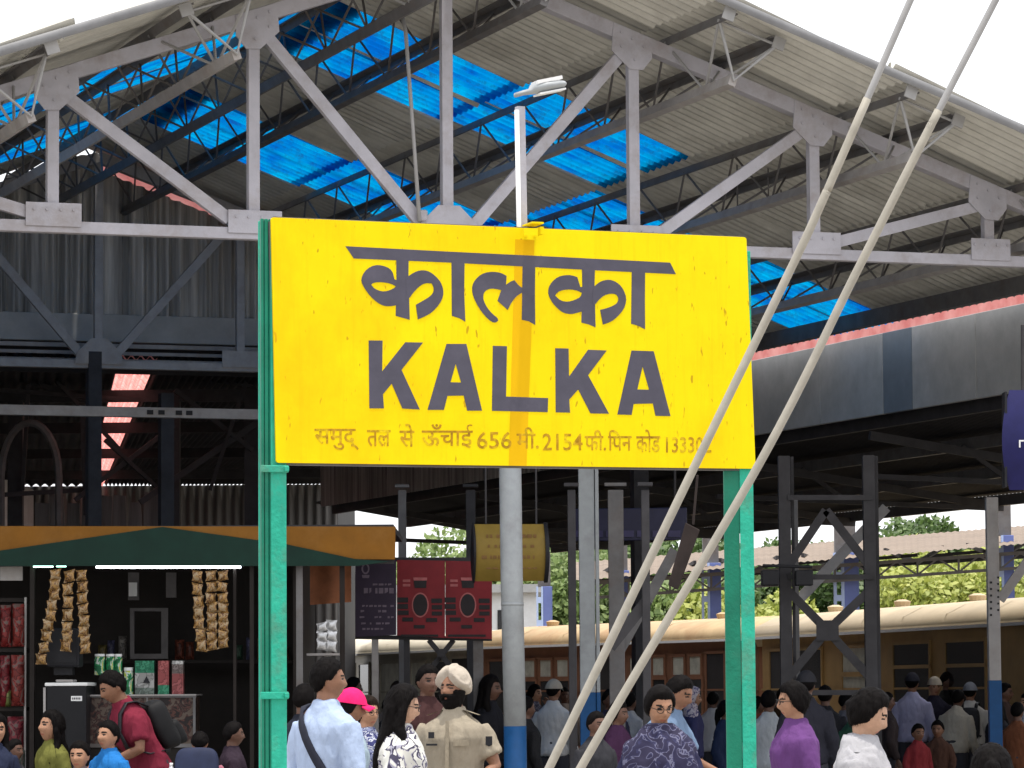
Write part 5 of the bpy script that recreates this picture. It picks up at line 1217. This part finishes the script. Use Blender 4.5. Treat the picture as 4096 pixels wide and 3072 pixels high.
    def tokey(q, name, m_, sm=True):
        me = bpy.data.meshes.new(name); me.from_pydata(q.v, [], q.f); me.update()
        bm = bmesh.new(); bm.from_mesh(me); bmesh.ops.recalc_face_normals(bm, faces=bm.faces); bm.to_mesh(me); bm.free()
        for p in me.polygons: p.use_smooth = sm
        me.materials.append(m_); o_ = bpy.data.objects.new(name, me); COL.objects.link(o_); o_.parent = root; return o_
    if glasses:
        q = MB()
        for sd in (1, -1):
            q.tube([Xh(V((sd*.033+.0235*math.cos(a_), -.105+.010*abs(math.cos(a_)), .004+.0185*math.sin(a_)))) for a_ in [i*math.pi/8 for i in range(17)]], .0024, 5, False)
            q.tube([Xh(V((sd*.056, -.096, .008))), Xh(V((sd*.076, -.05, .008))), Xh(V((sd*.08, .012, .004)))], .0022, 5)
        q.tube([Xh(V((-.010, -.108, .008))), Xh(V((.010, -.108, .008)))], .0022, 5)
        tokey(q, 'spectacles', FRAME_M)
    if hat and hat[0] == 'cap':
        q = MB(); n, m = 40, 24
        q.grid(lambda a, b_: Xh(headp(*(lambda d: d)(sph(a*n, max(.02, b_*m*.43), n, m)), .024)), n, m, True); q.f.append(tuple(range(n)))
        q.grid(lambda a, b_: Xh(headp(*sph(a*n, max(.02, b_*m*.43), n, m), .016)), n, m, True)
        br = 1 if hat[2] else 0
        if br:
            for zz_ in (0, -.006):
                q.grid(lambda a, b_: Xh(V(((a-.5)*.15*(1-.25*b_*b_), -.075-.10*b_*(1-(2*a-1)**2*.45), .045-.02*b_-.03*(2*a-1)**2+zz_))), 12, 6)
        tokey(q, 'cap', cloth('cap_'+label[:20], hat[1]))
    if hat and hat[0] == 'turban':
        q = MB(); n, m = 60, 44
        def ft_(a, b_):
            d = sph(a*n, max(.02, min(m-.02, b_*m)), n, m); x, y, z = d; p = headp(x, y, z)
            line = (.088-1.15*abs(p.x)) if p.y < -.01 else (-.005-.4*max(0, p.y))
            if p.y < -.01: line = max(line, -.005)
            up_ = p.z-line; o_ = min(1, max(-.25, up_/.018))
            fold = math.sin((z*1.0+abs(x)*1.1-y*.3)*30)
            return Xh(headp(x, y, z, o_*(.030+.014*abs(x)+.012*max(0, z))+(.004*fold if o_ > 0 else 0)))
        q.grid(ft_, n, m, True); k_ = len(q.v); q.f.append(tuple(range(n))); q.f.append(tuple(reversed([k_-n+i for i in range(n)])))
        q.loft([ell(Xh(V((.012, -.02+.01*f, .11+.06*f))), .055*(1-f*.65), .05*(1-f*.65), n=12) for f in (0, .3, .6, .85, 1)])
        finish(q, 'turban', cloth('turban', hat[1]), root, .0065, .002, 30, smooth_it=1)
    if hat and hat[0] == 'scarf':
        q = hairshell(.032, .05, .004)
        q.loft([[bend(p) for p in ell((0, oy, z), rx, ry)] for z, rx, ry, oy in ((1.30, .17, .12, 0), (1.38, .16, .10, .01), (1.45, .10, .085, .02), (1.52, .09, .085, .025))])
        finish(q, 'head_scarf', hat[1], root, .009, .007, 14, smooth_it=1)
    if hat and hat[0] == 'shawl':
        q = MB(); q.loft([[bend(p) for p in ell((0, oy, z), rx, ry)] for z, rx, ry, oy in ((.98, .25, .19, 0), (1.1, .245, .185, 0), (1.25, .232, .165, 0), (1.345, .215, .135, .005), (1.40, .165, .112, .01), (1.44, .11, .09, .01), (1.47, .08, .078, .008))])
        finish(q, 'shawl', hat[1], root, .010, .016, 7, (1.4, 1.4, .5))
    PEOPLE[label] = (root, bend, RY, sc)
    return root, bend
def band(root, pts, wd, th, m_, name, up=None):
    q = MB()
    for i in range(len(pts)-1):
        p, r_ = V(pts[i]), V(pts[i+1]); q.bar(p, r_+(r_-p)*.04, wd, th, up[i] if up else V((1, 0, 0)))
    me = bpy.data.meshes.new(name); me.from_pydata(q.v, [], q.f); me.update(); me.materials.append(m_)
    bm = bmesh.new(); bm.from_mesh(me); bmesh.ops.recalc_face_normals(bm, faces=bm.faces); bm.to_mesh(me); bm.free()
    o = bpy.data.objects.new(name, me); COL.objects.link(o); o.parent = root; return o
def strap_path(sd, g=.03, back_only=False):
    """points over one shoulder and across the torso, in body space"""
    secs = [(.98, .155, .11, .005), (1.08, .148, .10, 0), (1.18, .16, .112, -.004), (1.27, .172, .118, -.006), (1.335, .178, .105, 0), (1.385, .15, .085, .006), (1.42, .10, .068, .008)]
    def surf(x, z, s):
        for i in range(len(secs)-1):
            if secs[i][0] <= z <= secs[i+1][0]:
                f = (z-secs[i][0])/(secs[i+1][0]-secs[i][0]); rx, ry, oy = [secs[i][k]+(secs[i+1][k]-secs[i][k])*f for k in (1, 2, 3)]
                return V((x, oy+s*(ry+g)*max(0, 1-(x/(rx+g))**2)**.5, z))
        return V((x, 0, z))
    bk = [surf(sd*(.11-.24*f), 1.40-.40*f, 1) for f in [i/12 for i in range(13)]]
    tp = [V((sd*.115, .06, 1.435)), V((sd*.115, .0, 1.452)), V((sd*.11, -.06, 1.42))]
    fr_ = [surf(sd*(.11-.24*f), 1.39-.39*f, -1) for f in [i/12 for i in range(13)]]
    return list(reversed(bk)) + tp + fr_
def bag_thing(root, name, label, cat, mb, m_, kids=()):
    """a bag worn by a person: its own thing, standing in the same frame"""
    t_ = thing(name, root.location.copy(), label, cat); t_.rotation_euler = root.rotation_euler; t_.scale = root.scale
    def mk(mbx, nm, mm, bev=.0):
        me = bpy.data.meshes.new(nm); me.from_pydata(mbx.v, [], mbx.f); me.update(); me.materials.append(mm)
        bm = bmesh.new(); bm.from_mesh(me); bmesh.ops.recalc_face_normals(bm, faces=bm.faces); bm.to_mesh(me); bm.free()
        for p in me.polygons: p.use_smooth = True
        o = bpy.data.objects.new(nm, me); COL.objects.link(o); o.parent = t_
        if bev: bv = o.modifiers.new('b', 'BEVEL'); bv.width = bev; bv.segments = 3
        return o
    mk(mb, 'bag_body', m_)
    for nm, mbx, mm in kids: mk(mbx, nm, mm)
    return t_
def pack_mb(y0=.13, w_=.15, h_=.42, d_=.17, zc=1.18):
    q = MB()
    q.grid(lambda a, b_: (lambda th, ph: V((w_*math.copysign(abs(math.cos(th)*math.cos(ph))**.45, math.cos(th)*math.cos(ph)), y0+d_/2+d_/2*math.copysign(abs(math.sin(th)*math.cos(ph))**.5, math.sin(th)*math.cos(ph)), zc+h_/2*math.copysign(abs(math.sin(ph))**.45, math.sin(ph)))))(a*2*math.pi, (b_-.5)*math.pi*.998), 32, 20, True)
    return q
def backpack(root, bend, label, m_, y0=.13, w_=.15, h_=.42, zc=1.18, bottle=False):
    q = pack_mb(y0, w_, h_, .17, zc); q.v = [bend(p) for p in q.v]
    kids = []
    for sd in (1, -1):
        k = MB(); pts = [bend(V(p)) for p in ((sd*.09, .15, 1.36), (sd*.095, .07, 1.435), (sd*.1, 0, 1.455), (sd*.105, -.08, 1.40), (sd*.115, -.14, 1.28), (sd*.13, -.14, 1.15), (sd*.165, -.03, 1.05), (sd*.13, .14, 1.02))]
        k = ribbon(pts, .045, [V((0, p.y, .4 if p.z > 1.3 else 0)).normalized() for p in pts])
        kids.append(('strap', k, M['black']))
    k = pack_mb(y0+.11, w_*.75, h_*.42, .11, zc-.09); k.v = [bend(p) for p in k.v]; kids.append(('pocket', k, m_))
    return bag_thing(root, 'backpack', label, 'backpack', q, m_, kids)

LB = (.36, .44, .60); WH = (.5, .5, .52)
fl_w = patterned('white_floral_cloth', [(.6, .6, .56), (.64, .63, .6), (.05, .045, .08), (.3, .29, .36), (.55, .54, .5)], 7); navy_fl = patterned('navy_floral_cloth', [(.03, .035, .12), (.42, .44, .5), (.05, .06, .16), (.2, .22, .35)], 12)
shawl_m = patterned('navy_shawl_weave', [(.022, .020, .05), (.03, .03, .075), (.12, .12, .19), (.025, .022, .05)], 11); scarf_m = patterned('pale_pink_scarf', [(.5, .42, .45), (.12, .1, .2), (.55, .48, .5)], 10)
# front row, left to right
r1_, b1_ = person('man in light blue shirt seen from behind with a dark strap across his back', 1312, 2640, 22.5, yaw=140, hyaw=-38, top=LB, skin='brown', build=1.06, pitch=-2)
sp = strap_path(1, .036); tt_ = [b1_(p) for p in sp]
def ribbon(pts, wd, outs):
    q = MB(); rg = []
    for i, p in enumerate(pts):
        d_ = (pts[min(i+1, len(pts)-1)]-pts[max(i-1, 0)]).normalized(); o_ = outs[i]; s_ = d_.cross(o_).normalized()*wd/2; t_ = s_.cross(d_).normalized()*.005
        rg.append([p+s_+t_, p-s_+t_, p-s_-t_, p+s_-t_])
    return q.loft(rg)
q = ribbon(tt_, .052, [V((p.x*.4, p.y, .0 if p.z < 1.42 else 1.5*abs(p.y-.0)*0+1)).normalized() for p in tt_])
bag = MB(); bag = pack_mb(-.06, .055, .3, .24, .82); bag.v = [p+V((-.26, 0, 0)) for p in bag.v]
bag_thing(r1_, 'shoulder_bag', 'dark shoulder bag whose strap crosses the light blue shirt', 'bag', bag, M['black'], [('strap', q, mat('navy_strap', (.02, .022, .035), .8, .2, 20))])
person('woman in bright pink cap half hidden behind the man in light blue', 1402, 2752, 25, yaw=95, top=(.35, .45, .52), skin='brown', hair='tied', female=True, hat=('cap', (.75, .02, .14), True), pitch=8, extra=.02)
person('older woman with spectacles and navy patterned top behind the woman in the pink cap', 1470, 2792, 26.5, yaw=130, hyaw=-90, tmat=navy_fl, skin='tan', hair='tied', female=True, glasses=True, hairm=HAIRB)
person('woman with long black hair and white floral top facing right', 1610, 2748, 21.6, yaw=85, hyaw=8, tmat=fl_w, skin='fair', hair='long', female=True, glasses=True, pitch=10, fit=1.3)
ro, bo = person('police officer in khaki shirt with cream turban and beard', 1812, 2640, 25, yaw=-14, hyaw=-20, top=(.29, .25, .19), sleeve='short', skin='brown', hair='none', hat=('turban', (.40, .35, .29)), beard=True, build=1.14, extra=.075, pitch=-4,
              arms={1: ((.28, .0, 1.09), (.20, -.20, .98)), -1: ((-.27, .03, 1.09), (-.25, -.12, .88))}, fit=.9)
def patch(root, pts, m_, nm, bend):
    q = MB(); q.prism([bend(V(p)) for p in pts], (0, -1, 0), .006)
    me = bpy.data.meshes.new(nm); me.from_pydata(q.v, [], q.f); me.update(); me.materials.append(m_); o = bpy.data.objects.new(nm, me); COL.objects.link(o); o.parent = root
kh = cloth('khaki_dark', (.27, .23, .17))
patch(ro, [(-.125, -.168, 1.31), (-.085, -.172, 1.31), (-.085, -.174, 1.27), (-.125, -.170, 1.27)], M['black'], 'badge', bo)
patch(ro, [(-.14, -.170, 1.235), (-.065, -.175, 1.235), (-.065, -.175, 1.222), (-.14, -.170, 1.222)], M['black'], 'name_bar', bo)
patch(ro, [(.045, -.178, 1.26), (.145, -.165, 1.26), (.145, -.165, 1.22), (.045, -.178, 1.22)], kh, 'pocket_flap', bo)
patch(ro, [(-.012, -.160, 1.38), (.012, -.160, 1.38), (.012, -.180, 1.0), (-.012, -.180, 1.0)], kh, 'placket', bo)
patch(ro, [(.235, -.078, 1.28), (.275, -.066, 1.28), (.275, -.066, 1.225), (.255, -.07, 1.215), (.235, -.078, 1.225)], M['black'], 'arm_badge', bo)
for sd in (1, -1): patch(ro, [(sd*.07, -.03, 1.452), (sd*.175, -.035, 1.418), (sd*.175, .02, 1.418), (sd*.07, .02, 1.455)], kh, 'shoulder_strap', bo)
person('dark man in maroon brown top behind the officer', 1712, 2664, 29.5, yaw=25, top=(.045, .02, .02), skin='dark', build=1.05)
person('woman in black with dark hair between the officer and the round pole', 1962, 2706, 36, yaw=70, top=(.014, .014, .018), skin='dark', hair='long', female=True)
person('woman with spectacles wrapped in a dark navy shawl looking down', 2638, 2752, 22, yaw=-2, hyaw=22, top=(.02, .02, .05), skin='tan', hair='bun', female=True, glasses=True, hat=('shawl', shawl_m), pitch=14, arms={1: ((.24, -.02, 1.1), (.05, -.22, 1.0)), -1: ((-.24, -.02, 1.1), (-.05, -.22, 1.02))})
person('man in grey blue polo shirt behind the woman in the navy shawl', 2715, 2708, 26.5, yaw=62, top=(.13, .19, .29), sleeve='short', skin='brown', lean=16, pitch=12, build=1.12, arms={1: ((.27, -.12, 1.12), (.17, -.36, 1.10)), -1: ((-.25, -.10, 1.12), (-.12, -.34, 1.08))})
person('woman with pale patterned scarf over her head behind the man in the polo', 2772, 2756, 44, yaw=95, top=(.05, .05, .12), skin='tan', hair='none', female=True, hat=('scarf', scarf_m), voxel=.013)
person('person in white top right of the woman with the patterned scarf', 2852, 2770, 50, yaw=160, top=WH, skin='dark', voxel=.013)
rp2, bp2 = person('woman in purple top with spectacles facing left', 3172, 2735, 23.5, yaw=-70, hyaw=-12, top=(.115, .045, .16), sleeve='long', skin='tan', hair='bun', female=True, glasses=True, pitch=3, build=1.08)
rc2, bc2 = person('person in dark cap behind the woman in purple', 3225, 2690, 36, yaw=170, top=(.03, .03, .04), skin='dark', hat=('cap', (.03, .03, .035), True), voxel=.013)
rw, bw_ = person('woman in white collared coat looking down to the right', 3470, 2765, 17.6, yaw=75, hyaw=10, top=(.36, .355, .375), skin='fair', hair='bun', female=True, pitch=20, fit=1.35, lean=4)
q = MB(); q.loft([[bw_(p) for p in ell((0, oy, z), rx, ry, n=24)] for z, rx, ry, oy in ((1.40, .096, .086, .012), (1.44, .078, .076, .018), (1.472, .078, .078, .022), (1.475, .084, .083, .022), (1.44, .105, .098, .018), (1.395, .135, .108, .012))], cap=False)
me = bpy.data.meshes.new('collar'); me.from_pydata(q.v, [], q.f); me.materials.append(cloth('white coat collar', (.38, .375, .395)))
for p in me.polygons: p.use_smooth = True
o = bpy.data.objects.new('collar', me); COL.objects.link(o); o.parent = rw
# second row on the right
person('man in pale lavender shirt seen from behind near the ochre coach', 3648, 2690, 49.5, yaw=165, top=(.40, .40, .58), skin='brown', voxel=.013, hat=('cap', (.03, .03, .04), False), extra=.018)
person('man in beige cap and dark shirt beside the man in lavender', 3738, 2706, 49.8, yaw=10, top=(.025, .024, .04), skin='tan', hat=('cap', (.42, .37, .30), False), voxel=.013, extra=.02)
person('man in off white shirt stooping in front of the coach windows', 3832, 2762, 47, yaw=150, top=(.46, .42, .35), skin='dark', lean=14, voxel=.013, build=1.12)
rk2, bk2 = person('man in grey cap and white shirt wearing a dark backpack', 3880, 2728, 48, yaw=165, top=(.55, .53, .50), skin='brown', hat=('cap', (.22, .23, .26), False), voxel=.013, extra=.02)
backpack(rk2, bk2, 'dark backpack worn by the man in the grey cap', mat('charcoal_bag', (.03, .03, .035), .7, .2, 10))
person('man in dark red top far behind near the braced column', 3928, 2688, 51, yaw=-15, top=(.09, .025, .025), skin='dark', hat=('cap', (.05, .03, .035), True), voxel=.014, extra=.02)
person('man in black behind the two capped men at the coach', 3790, 2690, 51.5, yaw=60, top=(.02, .02, .02), skin='dark', voxel=.014)
person('small child in red among the crowd in front of the coach', 3672, 2898, 43, yaw=20, top=(.26, .035, .04), skin='brown', hs=1.25, female=True, voxel=.013)
person('dark haired child in brown beside the child in red', 3750, 2884, 44, yaw=-20, top=(.10, .05, .035), skin='brown', hs=1.25, voxel=.013)
person('person with black hair close to the camera at the bottom right corner', 3965, 2990, 14.5, yaw=175, top=(.03, .03, .035), skin='brown', hair='tied', hs=1.06, lean=10, pitch=10)
person('person in white cut by the right edge', 4108, 2775, 44, yaw=-60, top=(.5, .5, .55), skin='tan', voxel=.013)
person('man in dark clothes passing behind the braced column', 4020, 2735, 46, yaw=70, top=(.07, .045, .04), skin='dark', voxel=.014)
person('person in dark red behind the white coated woman', 3548, 2772, 44, yaw=100, top=(.04, .03, .03), skin='dark', voxel=.014)
person('man in dark shirt in front of the brown coach door', 2955, 2740, 50, yaw=150, top=(.03, .03, .04), skin='dark', voxel=.014)
person('person with white shoulder bag strap left of the purple woman', 3075, 2765, 38, yaw=165, top=(.42, .45, .48), skin='dark', voxel=.013)
# beyond the round pole
person('woman in grey printed shirt seen between the two poles', 2140, 2742, 52, yaw=60, tmat=patterned('grey_print_cloth', [(.09, .09, .12), (.22, .22, .28), (.06, .06, .09)], 12), skin='tan', hair='tied', female=True, voxel=.013, arms={1: ((.22, -.05, 1.15), (.06, -.16, 1.42)), -1: ((-.2, 0, 1.1), (-.15, -.18, 1.0))})
rb3, bb3 = person('man in beige cap and white shirt with dark strap seen between the two poles', 2215, 2716, 43, yaw=150, top=(.56, .55, .54), skin='brown', hat=('cap', (.45, .38, .3), True), voxel=.013, extra=.02)
person('person in pale scarf far behind the man in the beige cap', 2258, 2752, 54, yaw=10, top=(.3, .24, .2), skin='dark', voxel=.014)
person('dark haired person at the left of the cream coach', 1415, 2712, 46, yaw=100, top=(.05, .05, .04), skin='dark', voxel=.014)
person('person with reddish brown hair far behind the long haired woman', 1590, 2728, 43, yaw=180, top=(.12, .1, .09), skin='brown', hairm=HAIRB, voxel=.014)
person('dark person standing behind the square pole', 2440, 2760, 40, yaw=30, top=(.03, .03, .06), skin='dark', voxel=.013)
person('man in white seen behind the stay wires', 2520, 2775, 46, yaw=140, top=(.4, .4, .42), skin='dark', voxel=.014)
person('person in black standing under the red notice board', 1560, 2790, 40, yaw=40, top=(.02, .02, .024), skin='dark', voxel=.014)
# at the kiosk
rm, bm_ = person('young man in maroon shirt stooping over the kiosk counter', 452, 2688, 30, yaw=-62, hyaw=-8, top=(.16, .018, .035), sleeve='short', skin='brown', lean=24, pitch=10, hs=1.0, arms={1: ((.24, -.10, 1.12), (.05, -.30, 1.06)), -1: ((-.24, -.10, 1.12), (-.1, -.34, 1.06))})
backpack(rm, bm_, 'black backpack worn by the young man in maroon', mat('black_bag', (.012, .012, .013), .7, .2, 10), .12, .125, .34, 1.2)
person('boy in bright blue shirt in front of the young man in maroon', 432, 2888, 29.2, yaw=-38, hyaw=0, top=(.02, .16, .45), skin='tan', hs=1.18, pitch=-6)
person('small child at the bottom left beside the boy in blue', 318, 2968, 29, yaw=-15, top=(.16, .12, .12), skin='tan', hs=1.3)
person('woman in olive dress with face turned up left of the children', 205, 2848, 30, yaw=-48, hyaw=-5, top=(.14, .14, .035), skin='tan', hair='long', female=True, pitch=-10, hs=1.22)
person('long haired woman in dark blue cut by the left edge', -18, 2860, 29, yaw=20, top=(.02, .025, .05), skin='tan', hair='long', female=True, hs=1.2)
rn, bn_ = person('person in pink sleeve carrying a large navy backpack at the kiosk', 800, 2930, 29.2, yaw=178, top=(.35, .13, .17), sleeve='long', skin='brown', lean=12, pitch=16, build=1.15)
bk = backpack(rn, bn_, 'large navy blue backpack with a white tab at the kiosk', mat('navy_bag', (.018, .024, .055), .7, .2, 10), .12, .22, .56, 1.22)
c1 = bn_(V((.25, .20, 1.12)))
bt = thing('water_bottle', rn.location.copy(), 'clear plastic water bottle in the side pocket of the navy backpack', 'bottle'); bt.rotation_euler = rn.rotation_euler; bt.scale = rn.scale
for nm, pts, rs, m_ in (('bottle_body', [(0, 0, 0), (0, 0, .02), (0, 0, .09), (0, 0, .11), (0, 0, .16), (0, 0, .2)], [.03, .034, .034, .031, .034, .016], mat('cloudy_plastic', (.42, .43, .46), .15, .3, 25, spec=.7)), ('bottle_cap', [(0, 0, .2), (0, 0, .232)], [.018, .018], M['white'])):
    q = MB(); q.tube([c1+V(p) for p in pts], rs, 14); me = bpy.data.meshes.new(nm); me.from_pydata(q.v, [], q.f); me.materials.append(m_); o = bpy.data.objects.new(nm, me); COL.objects.link(o); o.parent = bt
    for p in me.polygons: p.use_smooth = True
q = MB(); q.box(bn_(V((-.06, .412, 1.16))), (.09, .012, .014)); me = bpy.data.meshes.new('tab'); me.from_pydata(q.v, [], q.f); me.materials.append(M['white']); o = bpy.data.objects.new('tab', me); COL.objects.link(o); o.parent = bk

# the rest of the crowd along the coaches
for lb_, px_, yt_, Y_, yw_, col_, hr_, fem_ in (
    ('woman in rust red dupatta among the far crowd left of the lattice column', 3030, 2790, 47, 80, (.2, .05, .035), 'tied', True),
    ('man in black shirt standing inside the lattice column bay', 3300, 2745, 42, 170, (.02, .02, .025), 'short', False),
    ('man in grey shirt leaning near the lattice column upright', 3385, 2772, 45, 100, (.12, .12, .14), 'short', False),
    ('woman in dark green behind the white coated woman', 3420, 2800, 38, 20, (.02, .06, .04), 'tied', True),
    ('man in dark brown at the coach door behind the lattice column', 3130, 2755, 52, 150, (.06, .035, .02), 'short', False),
    ('man in black jacket between the round pole and the printed shirt woman', 2105, 2790, 36, 120, (.018, .018, .02), 'short', False),
    ('woman in dark plum just right of the square pole', 2475, 2810, 33, 60, (.05, .02, .05), 'tied', True),
    ('man in faded blue far between the stay wires', 2570, 2790, 48, 100, (.12, .16, .26), 'short', False),
    ('boy in dark tee left of the woman in the navy shawl', 2385, 2850, 30, 40, (.03, .03, .035), 'short', False),
    ('man in black with his back turned behind the long haired woman', 1640, 2760, 37, 175, (.02, .02, .02), 'short', False),
    ('person in black between the light blue shirt and the green post', 1215, 2742, 29, 165, (.018, .02, .03), 'short', False),
    ('person in dark grey under the rack of red packets', 60, 2960, 30, 60, (.05, .05, .06), 'short', False),
    ('dark clothed person at the counter right of the navy backpack', 935, 2890, 29.5, 100, (.03, .02, .03), 'short', False),
    ('man in rust shirt in the far crowd right of the braced column', 4070, 2812, 41, 150, (.16, .06, .03), 'short', False),
    ('woman in black beside the capped man near the braced column', 3985, 2795, 43, -60, (.02, .02, .025), 'long', True),
    ('person in navy in front of the brown coach panes', 2905, 2805, 40, 60, (.02, .03, .07), 'tied', True)):
    person(lb_, px_, yt_, Y_, yaw=yw_, top=col_, skin='dark', hair=hr_, female=fem_, voxel=.014)
